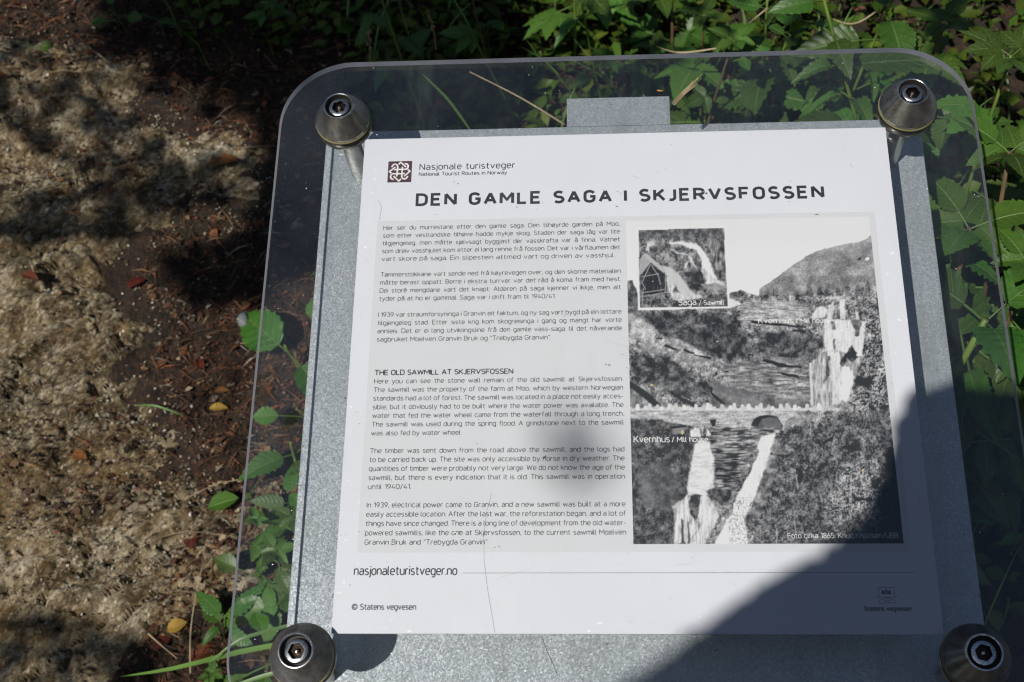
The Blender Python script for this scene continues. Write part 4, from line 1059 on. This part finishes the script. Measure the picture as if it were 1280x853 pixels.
# hillside: pale slabs and dark woods
tone([(787, 388), (800, 398), (818, 402), (822, 416), (800, 425), (787, 430)], .22, .48)
tone([(787, 340), (797, 350), (797, 396), (787, 390)], .04, .22)
tone([(797, 388), (900, 388), (925, 400), (930, 430), (905, 445), (880, 440), (850, 425), (820, 412), (800, 398)], .02, .20, 3)
tone([(850, 405), (880, 410), (905, 402), (930, 415), (945, 440), (915, 452), (870, 440), (850, 425)], .02, .15, 3)
tone([(800, 420), (850, 424), (885, 444), (900, 455), (870, 460), (840, 448), (800, 440)], .18, .50)
tone([(790, 445), (830, 442), (850, 455), (870, 475), (895, 480), (880, 498), (840, 495), (800, 475), (788, 465)], .015, .20, 4)
tone([(905, 455), (1010, 440), (1015, 480), (1010, 505), (905, 500)], .10, .36, 4, n2=hz)
tone([(930, 375), (1010, 378), (1010, 400), (960, 412), (925, 400)], .20, .50, 3, n2=hz)
tone([(945, 415), (1010, 412), (1030, 430), (1015, 450), (950, 445)], .03, .22, 3)
lay(bl([(911, 372), (927, 380), (918, 384), (911, 385)], .8), .62)
for q in ([(938, 400), (1008, 408), (1008, 410), (940, 404)], [(955, 448), (985, 456), (1002, 458), (1002, 460), (975, 459), (953, 451)], [(975, 465), (998, 469), (1000, 473), (978, 469)], [(868, 443), (889, 446), (888, 449), (866, 444)],
          [(832, 430), (846, 436), (845, 438), (830, 433)], [(855, 436), (868, 441), (868, 443), (854, 439)], [(820, 422), (829, 422), (828, 424), (820, 424)], [(990, 411), (1008, 413), (1007, 415), (990, 414)], [(902, 463), (912, 464), (908, 466)]):
    lay(bl(q, .6, .5), .02)
# smooth slabs above the wall and the dark gullies
tone([(787, 472), (815, 490), (835, 505), (845, 515), (787, 515)], .10, .30, 2, n1=streak)
tone([(893, 478), (930, 487), (965, 498), (1010, 500), (1010, 512), (890, 512)], .10, .22, 1.5, c=1.0)
for q in ([(787, 476), (810, 490), (832, 512), (826, 514), (800, 494), (787, 484)], [(835, 488), (860, 500), (880, 510), (870, 511), (846, 498)], [(887, 488), (908, 505), (904, 506), (890, 495)]):
    lay(bl(q, .8, .6), .025)
# upper fall
def fall(poly, base=.62, soft=.9, dk=.28, sn=None):
    sm = sstep(-1.3 * soft, 1.6 * soft, poly_sd(A + w1 * .8, B + w2 * .8, poly) + 2.6 * warp2) if soft < 1.5 else bl(poly, soft, .7)
    lay(sm, np.clip(base + .07 + dk * ((streak if sn is None else sn) - .6) * 1.5 + .10 * (bigN - .5), .14, .78))
fall([(1014, 397), (1022, 384), (1030, 382), (1036, 386), (1030, 396), (1020, 399)], .60)
fall([(1035, 382), (1041, 378), (1044, 385), (1039, 400), (1033, 400)], .55)
fall([(1048, 374), (1056, 374), (1057, 398), (1051, 399)], .60)
fall([(1069, 391), (1072, 391), (1073, 400), (1070, 400)], .60)
fall([(1031, 400), (1063, 400), (1068, 412), (1072, 425), (1075, 445), (1066, 445), (1052, 440), (1032, 440), (1029, 425), (1030, 412)], .60)
fall([(1078, 402), (1083, 402), (1083, 430), (1080, 446), (1073, 445), (1070, 425), (1075, 412)], .60)
fall([(1028, 440), (1045, 437), (1068, 450), (1078, 446), (1070, 470), (1064, 488), (1058, 500), (1064, 508), (1014, 510), (1012, 455)], .40, .9, .5)
fall([(1038, 440), (1050, 440), (1052, 505), (1040, 506)], .60, 1.2)
fall([(1052, 458), (1062, 458), (1068, 470), (1064, 488), (1058, 503), (1050, 498)], .68, 1.0, .1)
lay(bl([(1012, 455), (1015, 453), (1017, 505), (1014, 506)], .6, .4), .58)
for q in ([(1038, 402), (1044, 402), (1044, 412), (1039, 412)], [(1042, 424), (1045, 424), (1044, 438), (1041, 437)], [(1066, 400), (1074, 401), (1074, 420), (1069, 420)], [(1034, 445), (1037, 445), (1037, 470), (1030, 480)], [(1041, 388), (1043, 388), (1043, 400), (1041, 400)]):
    tone(q, .05, .25, .8)
tone([(1050, 450), (1060, 438), (1065, 432), (1071, 440), (1069, 450), (1064, 453), (1060, 448), (1054, 458)], .02, .14, .8)
tone([(1082, 395), (1100, 388), (1108, 440), (1115, 520), (1060, 520), (1070, 480), (1078, 450)], .01, .38, 1.2, .7, 3.2)
tone([(1070, 470), (1095, 470), (1085, 484), (1068, 484)], .01, .05, 2)
# wall with its row of upright stones
tone([(780, 509), (1050, 509), (1010, 520), (1000, 533), (900, 534), (850, 530), (787, 523)], .26, .55, .7, .5, 1.8, n2=hz)
lay(bl([(787, 510.5), (1030, 510.5), (1030, 514), (787, 513)], .5, .2) * .7, .60)
for k, sx_ in enumerate(list(range(792, 1024, 7))):
    j = (k * 37 % 5) - 2; hgt_ = 3.5 + (k * 53 % 5); sx_ = sx_ + (k * 29 % 7) - 3
    lay(bl([(sx_ + j - 3, 512), (sx_ + j - 2, 511 - hgt_ + 1), (sx_ + j, 511 - hgt_), (sx_ + j + 2, 511 - hgt_ + 1), (sx_ + j + 3, 512)], .6, .3), .50 + .06 * (k * 7 % 4))
tone([(995, 518), (1012, 512), (1030, 530), (1010, 540), (975, 540), (980, 530)], .08, .40, 1.2)
lay(bl([(938, 532), (942, 524), (950, 519.5), (960, 518.5), (972, 521), (979, 532), (976, 540), (948, 534)], .6, .3), .02)
lay(bl([(946, 533), (952, 524), (962, 521), (972, 523), (977, 530), (977, 539), (955, 538)], .7, .5), .13 + .05 * (medN - .5))
lay(bl([(887, 525), (895, 524), (894, 533), (890, 533)], .6, .3), .015)
# lower gorge
tone([(787, 523), (838, 527), (870, 535), (875, 560), (865, 580), (862, 620), (845, 660), (845, 685), (787, 685)], .015, .20, 1.5, .5)
tone([(795, 585), (830, 575), (845, 590), (858, 620), (830, 640), (800, 630)], .06, .20, 4, .5, 1.2)
tone([(890, 534), (975, 536), (965, 545), (945, 556), (930, 590), (915, 620), (900, 612), (893, 600), (892, 570), (886, 550)], .05, .33, 1.5, .15, 2.6, n2=hz)
tone([(892, 563), (925, 566), (920, 595), (894, 600)], .015, .20, 2.5, .2, 2.6, n2=hz)
tone([(975, 538), (1010, 530), (1060, 515), (1112, 505), (1122, 600), (1130, 685), (940, 685), (945, 640), (960, 600), (972, 560)], .012, .24, 1.5, .62, 2.4)
tone([(962, 560), (975, 562), (970, 590), (960, 620), (950, 645), (935, 650), (945, 610)], .08, .28, 2, .3)
tone([(1055, 585), (1095, 575), (1105, 605), (1085, 640), (1050, 650), (1030, 640)], .03, .42, 8, .8, 3, op=.8)
lay(bl([(1105, 560), (1122, 560), (1134, 690), (1100, 690), (1098, 620)], 7, 3) * .8, .012)
lay(bl([(960, 680), (1130, 668), (1132, 690), (960, 690)], 4, 2) * .6, .012)
tone([(962, 556), (978, 553), (980, 565), (968, 569)], .10, .30, 1)
for q in ([(960, 562), (968, 568), (980, 568), (978, 571), (962, 567)], [(1028, 552), (1042, 543), (1040, 552), (1031, 555)], [(1052, 560), (1075, 555), (1078, 565), (1060, 563)], [(1065, 620), (1090, 622), (1092, 627), (1068, 624)], [(1088, 600), (1102, 598), (1098, 612), (1090, 608)], [(997, 585), (1005, 592), (1002, 606), (996, 600)], [(962, 610), (972, 615), (966, 622)]):
    lay(bl(q, .8, 2), .012)
for (a_, b_, c_, d_) in ((1014, 530, 1013, 546), (995, 596, 998, 612), (1024, 612, 1027, 628), (993, 650, 995, 668), (971, 660, 971, 680), (1046, 590, 1046, 604)):
    lay(bl([(a_ - .6, b_), (a_ + .6, b_), (c_ + .6, d_), (c_ - .6, d_)], .6, .6) * .8, .38)
fall([(862, 540), (868, 534), (873, 536), (876, 546), (864, 547)], .62); fall([(883, 535), (885, 535), (889, 545), (882, 545)], .6)
fall([(868, 556), (877, 550), (888, 552), (889, 565), (892, 575), (892, 610), (882, 620), (858, 620), (862, 590), (866, 570)], .60, 1.0, .3, hz)
fall([(858, 620), (866, 618), (860, 632), (862, 642), (872, 652), (874, 662), (860, 678), (842, 682), (843, 640), (840, 633)], .56, 1.0, .55)
fall([(868, 632), (875, 620), (888, 624), (897, 636), (899, 645), (890, 662), (880, 682), (860, 682), (873, 662), (876, 655)], .54, 1.0, .45)
tone([(862, 620), (870, 617), (877, 619), (874, 632), (874, 645), (870, 650), (861, 640), (861, 628)], .02, .12, .8)
tone([(881, 614), (895, 609), (915, 614), (910, 632), (898, 628), (885, 622)], .02, .16, 1)
for q in ([(851, 648), (854, 650), (856, 680), (852, 680)], [(859, 652), (861, 653), (863, 680), (860, 680)]): lay(bl(q, .8, .5), .10)
fall([(946, 556), (952, 546), (969, 541), (970, 544), (965, 556), (961, 570), (955, 590), (948, 608), (940, 632), (932, 646), (932, 660), (936, 682), (893, 682), (905, 656), (915, 640), (920, 622), (935, 596), (944, 575), (948, 565)], .66, .9, .18)
spk = (grain > .70) & (poly_sd(A, B, [(920, 622), (942, 618), (938, 645), (930, 655), (938, 684), (912, 684), (910, 655)]) > 0); im = np.where(spk, .20, im)
im = np.where(im < .5, im * (.45 + 1.1 * fbm(A / 13, B / 10, 3, 122)), im)
# small mill house under the bridge
lay(bl([(840, 534), (856, 533), (856, 542), (841, 543)], .6, .2), .22); lay(bl([(838, 533), (858, 531), (857, 534), (839, 536)], .5, .2), .03)
im = im * (.86 + .28 * grain)
im = np.clip(im * 1.12 - .012, .008, .80)
# sky of the print melts into the white panel
skym = 1 - bl(valley, .8, .7) ; skym = skym * (1 - bl(HILL, .7, .6))
im = np.where(skym > .5, .725 + .06 * sstep(290, 350, B), im)
# inset with the old sawmill: white frame, then its own picture
im = np.where(poly_sd(A, B, [(796, 285), (907.3, 282.8), (912.8, 385.3), (797.8, 387.6)]) > 0, .76, im)
ins = poly_sd(A, B, [(798, 287.4), (904.9, 285), (910, 383), (800, 384.8)]) > 0
keep_im = im.copy(); im = tex(.03, .30, .5, c=2.2)
tone([(798, 283), (905, 283), (905, 305), (875, 303), (840, 298), (798, 302)], .05, .22, 3, .5)
tone([(885, 300), (907, 300), (910, 350), (895, 345), (890, 325)], .04, .30, 3, .6, 2.5, n1=streak)
fall([(834, 302), (850, 301), (870, 304), (878, 312), (886, 324), (892, 337), (896, 348), (893, 350), (884, 342), (878, 335), (876, 322), (868, 312), (850, 306), (836, 304)], .64, .9, .12)
fall([(838, 310), (848, 316), (858, 317), (866, 324), (871, 335), (866, 332), (862, 327), (858, 334), (854, 338), (856, 330), (862, 326), (858, 319), (846, 318)], .5, .7, .2)
tone([(852, 308), (870, 312), (875, 325), (875, 335), (868, 325), (858, 315)], .06, .40, 1)
fall([(876, 336), (886, 340), (896, 350), (906, 352), (908, 358), (895, 360), (882, 356)], .52, 1.0, .4)
fall([(808, 302), (818, 301), (819, 306), (811, 308), (811, 317), (807, 312)], .5, .8)
lay(bl([(828, 332), (838, 334), (848, 342), (858, 355), (866, 366), (868, 370), (850, 368), (838, 358), (834, 346)], 1.6, .6), .50 + .1 * (streak - .5))
fall([(833, 344), (842, 352), (848, 366), (874, 368), (880, 374), (862, 376), (845, 378), (842, 374), (836, 366), (832, 352)], .52, 1.2, .35)
tone([(843, 355), (850, 366), (842, 366)], .08, .25, 1.5)
tone([(859, 338), (875, 337), (882, 350), (878, 358), (866, 362), (858, 350)], .02, .12, 2)
tone([(874, 355), (895, 353), (908, 357), (902, 362), (880, 360)], .18, .35, 1, .2, 1.2)
tone([(842, 376), (875, 374), (908, 366), (910, 384), (840, 384)], .015, .18, 1.2, .3, 2, n2=hz)
lay(bl([(806, 316), (800, 324), (798, 345), (812, 330), (816, 326)], .6, .3), .34 + .12 * (streak - .5))
lay(bl([(804, 318), (808, 317), (832, 337), (830, 341), (826, 338), (812, 326)], .6, .3), .42)
lay(bl([(800, 346), (813, 328), (827, 340), (834, 344), (833, 368), (802, 368)], .9, .8), .03 + .22 * np.clip(vert - .5, 0, 1))
for (p, q) in (((813, 330), (803, 352)), ((814, 331), (822, 343)), ((802, 346), (824, 342)), ((802, 352), (807, 362)), ((832, 342), (832, 366)), ((801, 366), (830, 362)), ((801, 371), (836, 365)), ((804, 360), (803, 382)), ((822, 342), (826, 356))):
    dx, dy = q[0] - p[0], q[1] - p[1]; l_ = math.hypot(dx, dy); nx_, ny_ = -dy / l_ * .5, dx / l_ * .5
    lay(bl([(p[0] - nx_, p[1] - ny_), (q[0] - nx_, q[1] - ny_), (q[0] + nx_, q[1] + ny_), (p[0] + nx_, p[1] + ny_)], .5, .1), .32)
im = np.clip(im * 1.15 * (.88 + .24 * grain) - .01, .008, .8)
im = np.where(ins, im, keep_im)
_p = np.pad(im, 1, mode='edge'); _bl = sum(_p[i:i + nx, j:j + ny] for i in range(3) for j in range(3)) / 9
im = np.clip((.75 * im + .25 * _bl - .05) * 1.13 + .02, .008, .80)                    # the softness of an old glass-plate photograph
colr = np.stack([im * .985, im * .985, im], -1).reshape(-1, 3)
Vp = np.stack([X, Y, np.full_like(X, ZP + .0002)], -1).reshape(-1, 3)
obj('printed_photograph', np_mesh('printed_photograph', Vp, grid_faces(nx, ny), col=colr, smooth=False), M_PHOTO, panel)
ZT = ZP + .0003
def cap_text(s, x0, y0, x1, size, mat=M_INKW, weight=1.25):
    a = sp(x0, y0); b_ = sp(x1, y0); text('caption', s, a[0], a[1], b_[0] - a[0], size * .68, weight, mat, z=ZT)
cap_text('Saga', 848.2, 381.4, 870, .0066); cap_text('/', 874, 381.4, 877, .0062, weight=.8); cap_text('Sawmill', 880, 381.2, 905, .0055)
cap_text('Kvernhus', 948.4, 403.9, 991.3, .0058); cap_text('/ Mill house', 995, 403.6, 1037.5, .0050)
cap_text('Kvernhus', 792.7, 552.9, 837, .0066); cap_text('/ Mill house', 840, 552.6, 884.8, .0054)
cap_text('Foto cirka 1865: Knud Khudsen/UBB', 985, 672.8, 1123, .0050, weight=1.0)
# little marks: a dark fly and pale crumbs stuck on the print, a hair crack in the film
def dab(name, px, py, r, mat, par=None, e=.7, a0=.6):
    x, y = sp(px, py); mb = MB(); n = 9
    mb.prism([(x + r * math.cos(a0) * math.cos(t) - r * e * math.sin(a0) * math.sin(t), y + r * math.sin(a0) * math.cos(t) + r * e * math.cos(a0) * math.sin(t)) for t in [2 * math.pi * i / n for i in range(n)]], ZT, ZT + .00025)
    obj(name, mb, mat, panel)
M_CRUMB = simple_mat('yellow_crumb', (.62, .50, .22), .7)
dab('stain', 1074.5, 323.5, .0016, M_INK, e=.55); dab('stain', 1084, 323.8, .0018, M_INKW, e=.7)
dab('stain', 814.5, 481.5, .0011, M_CRUMB); dab('stain', 1078.5, 587.8, .0010, M_CRUMB); dab('stain', 853, 540.5, .0017, M_CRUMB, e=.5, a0=1.6)
dab('stain', 681, 571.5, .0016, M_INK, e=.3, a0=.9); dab('stain', 761.5, 456.5, .0010, M_INKG, e=.3, a0=.2); dab('stain', 506.5, 361, .0008, M_INKG); dab('stain', 771, 258, .0012, M_INKG, e=.3, a0=-.5); dab('stain', 998.5, 334, .0007, M_INKG); dab('stain', 1021, 268, .0014, M_INKG, e=.3, a0=0)
mb = MB()
ribbon(mb, [sp(*p) for p in ((614.5, 617), (608, 640), (604.5, 672), (605, 700), (609, 735), (616, 775), (618.5, 791))], .00013, ZT)
ribbon(mb, [sp(*p) for p in ((472, 250), (477, 258), (474, 275))], .00014, ZT + .00001)
rs = random.Random(21)
for k in range(9):
    x, y, a, l = rs.uniform(-.17, .17), rs.uniform(-.17, .17), rs.uniform(-.6, .3), rs.uniform(.006, .03)
    ribbon(mb, [(x, y), (x + l * .5 * math.cos(a), y + l * .5 * math.sin(a) + .0004), (x + l * math.cos(a), y + l * math.sin(a))], .00009, ZT + .00002 + k * 4e-6)
obj('crack', mb, M_INKG, panel)
mb = MB(); ribbon(mb, [sp(*p, -HP) for p in ((677, 795), (684, 815), (692, 832), (697, 845))], .0003, 0)
o = obj('scratch', mb, M_DARK, plate, Matrix.Translation((0, 0, -HP + .0002)))

# ------------------------------------------------------------------ stand-off bolts
R_ = .0212
def mk(name, prof, mat, n=56, hexa=None, ang=35, cap=None):
    mb = MB(); mb.lathe(prof, n, hexa=hexa)
    if cap: mb.cap(*cap, n)
    me = mb.mesh(name, True, ang); me.materials.append(mat); return me
me_tube = mk('standoff', [(.0001, -HP), (.0078, -HP), (.0078, -.0035), (.0001, -.0035)], M_STEEL)
me_disc = mk('lower_washer', [(.0001, -.0034), (.0205, -.0034), (.0210, -.0028), (.0210, -.0012), (.0206, -.0006), (.0001, -.0006)], M_STEEL)
me_gask = mk('gasket', [(.0001, TA + .0002), (.0215, TA + .0002), (.0219, TA + .0008), (.0216, TA + .0016), (.0001, TA + .0017)], M_GASKET)
z0 = TA + .0019
me_cap = mk('conical_cap', [(.0001, z0), (.0205, z0), (R_, z0 + .0006), (R_, z0 + .0022), (.0209, z0 + .0030), (.0118, z0 + .0194)], M_STEEL, 96, ang=14)
me_rim = mk('rim', [(.0118, z0 + .0194), (.0115, z0 + .0198), (.0108, z0 + .0199), (.0104, z0 + .0196)], M_SCREW, 72)
me_rec = mk('recess', [(.0104, z0 + .0196), (.0101, z0 + .0140), (.0001, z0 + .0139)], M_DARK, 48)
zs = z0 + .0142
me_ring = mk('screw', [(.0079, zs - .0002), (.0081, zs + .0022), (.0077, zs + .0034), (.0069, zs + .0039), (.0056, zs + .0039), (.0054, zs + .0034)], M_SCREW, 72, hexa=(4, 5), ang=35)
me_sock = mk('socket', [(.0054, zs + .0034), (.0053, zs), (.0001, zs)], M_SOCK, 72, hexa=(0, 1), ang=35)
me_pin = mk('pin', [(.0014, zs), (.0014, zs + .0026), (.0009, zs + .0032), (.0001, zs + .0034)], M_SCREW, 16)
# small embossed ticks round the screw head
mb = MB()
for k in range(22):
    if k in (5, 6, 11, 16, 17): continue
    a = 2 * math.pi * k / 22; c0, s0 = math.cos(a), math.sin(a); t0, t1 = .0061, .0067; w = .00022
    mb.add([(c0 * t0 - s0 * w, s0 * t0 + c0 * w, zs + .00398), (c0 * t1 - s0 * w, s0 * t1 + c0 * w, zs + .00398), (c0 * t1 + s0 * w, s0 * t1 - c0 * w, zs + .00398), (c0 * t0 + s0 * w, s0 * t0 - c0 * w, zs + .00398)], [(0, 1, 2, 3)])
me_tick = mb.mesh('embossing'); me_tick.materials.append(M_DARK)
for i, (cx, cy, rz) in enumerate([(-.2166, .2049, .3), (.2163, .2049, 1.0), (-.2166, -.2079, .15), (.2163, -.2079, .75)]):
    st_ = spart('standoff', me_tube, None, None, Matrix.Translation((cx, cy, 0)) @ Matrix.Rotation(rz, 4, 'Z'))
    obj('lower_washer', me_disc, None, st_); obj('gasket', me_gask, None, st_); obj('conical_cap', me_cap, None, st_); obj('screw', me_ring, None, st_); obj('rim', me_rim, None, st_); obj('recess', me_rec, None, st_); obj('socket', me_sock, None, st_); obj('pin', me_pin, None, st_); obj('embossing', me_tick, None, st_)

# dry straw fragment and a seed husk lying on the sheet
def on_sheet(px, py, z): x, y = sp(px, py, z); return Vector((x, y, z))
mb = MB(); rs = random.Random(3)
for k in range(9):
    o0 = (rs.uniform(-3, 3), rs.uniform(-2, 2)); z = TA + .0005 + .0002 * k
    a = on_sheet(842 + o0[0], 130 + o0[1], z); m_ = on_sheet(856 + o0[0] * .9, 115 + o0[1], z + .0008); e = on_sheet(869 + o0[0] * .4 + rs.uniform(-3, 5), 101 + o0[1] + rs.uniform(-5, 3), z + .001)
    mb.tube([a, m_, e], [.00028, .00045, .00022], 4)
a = on_sheet(866, 104, TA + .002); e = on_sheet(877, 93, TA + .002); mb.tube([a, e], [.0003, .0002], 4)
obj('dry_straw', mb, M_STRAW, None, SIGN_M, label='splintered piece of dry straw lying on the clear sheet right of the steel tab', category='straw')
mb = MB(); mb.tube([on_sheet(821, 113, TA + .0006), on_sheet(824, 113.5, TA + .001), on_sheet(829, 114, TA + .0006)], [.0002, .0008, .0003], 5)
obj('seed_husk', mb, simple_mat('orange_husk', (.45, .20, .06), .6), None, SIGN_M, label='tiny orange seed husk on the clear sheet above the steel tab', category='seed')

# ------------------------------------------------------------------ added tree out of frame, its leaves placed to shape the shade
tree = empty('added_shade_tree', (1.9, -2.4, float(terrain(1.9, -2.4))), 'added unseen tree whose leaves are placed to shade the sign and the bank', 'tree')
TB = tree.location
SV = []; SF = []; SU = []
r3 = np.random.default_rng(17)
def shade_leaf(Q, t, s):                     # an added leaf, set on the sun's way to point Q to shade it
    c = np.array(Q - SUN_DIR * t)
    n = np.array(-SUN_DIR) + r3.normal(0, .35, 3); n /= np.linalg.norm(n)
    a = np.cross(n, [0.2, 1, .1]); a /= np.linalg.norm(a); b_ = np.cross(n, a); th = r3.uniform(0, 6.28)
    u = a * math.cos(th) + b_ * math.sin(th); v = np.cross(n, u); o = len(SV)
    for (p, q) in ((-1, 0), (-.45, .55), (.25, .5), (1, 0), (.25, -.5), (-.45, -.55)):
        SV.append(c + u * s * p + v * s * q); SU.append((q, p * .5 + .5))
    SF.extend([(o, o + 1, o + 2, o + 5), (o + 5, o + 2, o + 3, o + 4)])
clusters = []
def shade_poly(poly, n, t0, t1, s, plane, skip=()):
    P = np.array(poly, float); lo = P.min(0); hi = P.max(0); k = 0; acc = []
    while k < n:
        x = r3.uniform(lo[0], hi[0]); y = r3.uniform(lo[1], hi[1])
        if poly_sd(np.array([x]), np.array([y]), P)[0] < 0: continue
        if plane == 'ground' and s > .025 and r3.random() > poly_sd(np.array([x]), np.array([y]), P)[0] / 55: k += .3; continue
        if any((x - a) ** 2 + (y - b_) ** 2 < r * r for a, b_, r in skip): k += 1; continue
        if plane == 'sign': X_ = sp(x, y); Q = SIGN_M @ Vector((X_[0], X_[1], 0))
        else: Q = hit(x, y)
        t = r3.uniform(t0, t1); shade_leaf(Q, t, r3.uniform(.7, 1.15) * s); k += 1
        acc.append(Q - SUN_DIR * t)
    m_ = sum(acc, Vector()) / len(acc); clusters.append((m_, t0))
# camera holder's shadow at lower right, by added leaves: small along edge, larger inside
EDGE = [(690, 905), (780, 853), (850, 803), (920, 753), (985, 714), (1046, 680), (1085, 640), (1108, 590), (1121, 530), (1138, 488), (1175, 470), (1260, 478), (1420, 495)]
for k in range(len(EDGE) - 1):
    (x0, y0), (x1, y1) = EDGE[k], EDGE[k + 1]; l_ = math.hypot(x1 - x0, y1 - y0); nx_, ny_ = -(y1 - y0) / l_, (x1 - x0) / l_
    shade_poly([(x0 + nx_ * 8, y0 + ny_ * 8), (x1 + nx_ * 8, y1 + ny_ * 8), (x1 + nx_ * 48, y1 + ny_ * 48), (x0 + nx_ * 48, y0 + ny_ * 48)], int(l_ * 3.4), 1.2 + .09 * max(0, 6 - k), 1.3 + .11 * max(0, 6 - k), .0085, 'sign')
shade_poly([(1160, 515), (1330, 522), (1700, 540), (1700, 1300), (640, 1300), (700, 975), (800, 905), (940, 800), (1060, 725), (1130, 640)], 1700, 1.25, 1.7, .026, 'sign', [(1216, 700, 30)])
shade_poly([(1196, 680), (1240, 668), (1244, 745), (1196, 735)], 40, 1.25, 1.5, .005, 'sign')
# soft spot in the text
shade_poly([(665, 545), (700, 530), (745, 560), (735, 600), (690, 605), (655, 580)], 6, 4.4, 5.4, .019, 'sign')
# gloom on the bank behind and streaks over the rock
shade_poly([(150, -80), (640, -80), (680, 20), (690, 90), (640, 175), (520, 190), (420, 330), (330, 340), (335, 130), (240, 90), (130, 60)], 860, 2.4, 4.2, .055, 'ground')
def dapple(poly, n, s=.020): shade_poly(poly, n, 2.0, 3.6, s, 'ground')
dapple([(110, -80), (345, -60), (345, 170), (250, 140), (180, 110), (100, 60)], 200, .024)
dapple([(-60, 215), (60, 250), (150, 225), (240, 200), (345, 200), (345, 240), (240, 260), (160, 300), (90, 305), (-60, 300)], 210)
dapple([(0, 110), (130, 120), (230, 190), (160, 230), (60, 200)], 90)
dapple([(200, 310), (345, 290), (345, 385), (260, 390), (215, 360)], 150)
dapple([(-60, 60), (60, 50), (150, 110), (60, 130), (-60, 140)], 40)
dapple([(-60, 780), (120, 760), (200, 820), (180, 930), (-60, 930)], 150)
dapple([(345, 100), (430, 150), (420, 330), (335, 330)], 160, .03)
dapple([(200, 400), (340, 400), (300, 840), (200, 840), (240, 600)], 55, .012)
dapple([(0, 320), (200, 330), (180, 740), (0, 740)], 40, .012)
for px, py, r in [(900, 10, 45), (1010, 40, 30), (1140, 10, 40), (1250, 20, 60), (740, 40, 60), (660, 60, 60), (820, 20, 50), (1200, 60, 30)]:
    q = CAM + ray(px, py) * 1.85
    for k in range(22): shade_leaf(q + RIGHT * r3.uniform(-r, r) / FPX * 1.8 + UP * r3.uniform(-r, r) / FPX * 1.8, r3.uniform(1.5, 2.6), r3.uniform(.012, .024))
me = np_mesh('crown', np.array(SV) - np.array(TB), np.array(SF), uv=np.array(SU), smooth=False); me.materials.append(M_BLEAF)
obj('crown', me, None, tree)
mb = MB(); Htr = 4.6
tp = [Vector((.06 * math.sin(i * 1.3), .05 * math.cos(i), Htr * i / 8)) for i in range(9)]
mb.tube(tp, [.085 * (1 - .085 * i) for i in range(9)], 12)
obj('trunk', mb.mesh('trunk', True), M_BARK, tree)  # trunk and limb are made up to carry the shade leaves
mb = MB()
for c, t0 in clusters[12:13]:
    e = c - TB; s_ = tp[3] if e.z < 2.6 else tp[5]
    mb.tube([s_, s_.lerp(e, .4) + Vector((0, 0, .2)), s_.lerp(e, .75) + Vector((0, 0, .12)), e], [.035, .024, .014, .005], 7)
obj('limb', mb.mesh('limb', True), M_BARK, tree)

# wood round about (out of the picture, closes the horizon and shows in the polished steel)
def wood_crown(seed):
    r = np.random.default_rng(seed); V = []; F = []; U_ = []
    for k in range(2600):
        a = r.uniform(0, 6.28); h = r.uniform(.12, 1); rr = (1 - h) ** .6 * 2.0 * r.uniform(.35, 1) ** .5 * (.8 + .35 * math.sin(5 * a + 9 * h))
        c = np.array([rr * math.cos(a), rr * math.sin(a), h * 6.5 + .3]); s = r.uniform(.07, .17)
        u = r.normal(0, 1, 3); u /= np.linalg.norm(u); n_ = r.normal(0, 1, 3); n_[2] += 1.2; v = np.cross(n_, u); v /= np.linalg.norm(v); o = len(V)
        for (p, q) in ((-1, 0), (0, .6), (1, 0), (0, -.6)): V.append(c + u * s * p + v * s * q); U_.append((q, p * .5 + .5))
        F.append((o, o + 1, o + 2, o + 3))
    me = np_mesh('crown', np.array(V), np.array(F), uv=np.array(U_), smooth=False); me.materials.append(M_BLEAF); return me
wc = [wood_crown(1), wood_crown(2)]
mb = MB(); mb.tube([(0, 0, -.4), (.05, 0, 2), (0, .05, 4), (0, 0, 6)], [.14, .11, .07, .02], 9); wt = mb.mesh('trunk', True); wt.materials.append(M_BARK)
for k in range(20):
    a = 2 * math.pi * k / 20 + .1 * (k % 3); R0 = 9.5 + 1.8 * ((k * 7) % 4) / 3
    x, y = R0 * math.cos(a), R0 * math.sin(a) + 1
    t = empty('forest_tree', (x, y, float(terrain(x, y))), 'broad green tree in the wood around the clearing', 'tree', 'trees of the wood around the clearing')
    t.scale = (1, 1, .75 + .1 * (k % 3)); t.rotation_euler = (0, 0, k * 1.7)
    obj('crown', wc[k % 2], None, t); obj('trunk', wt, None, t)
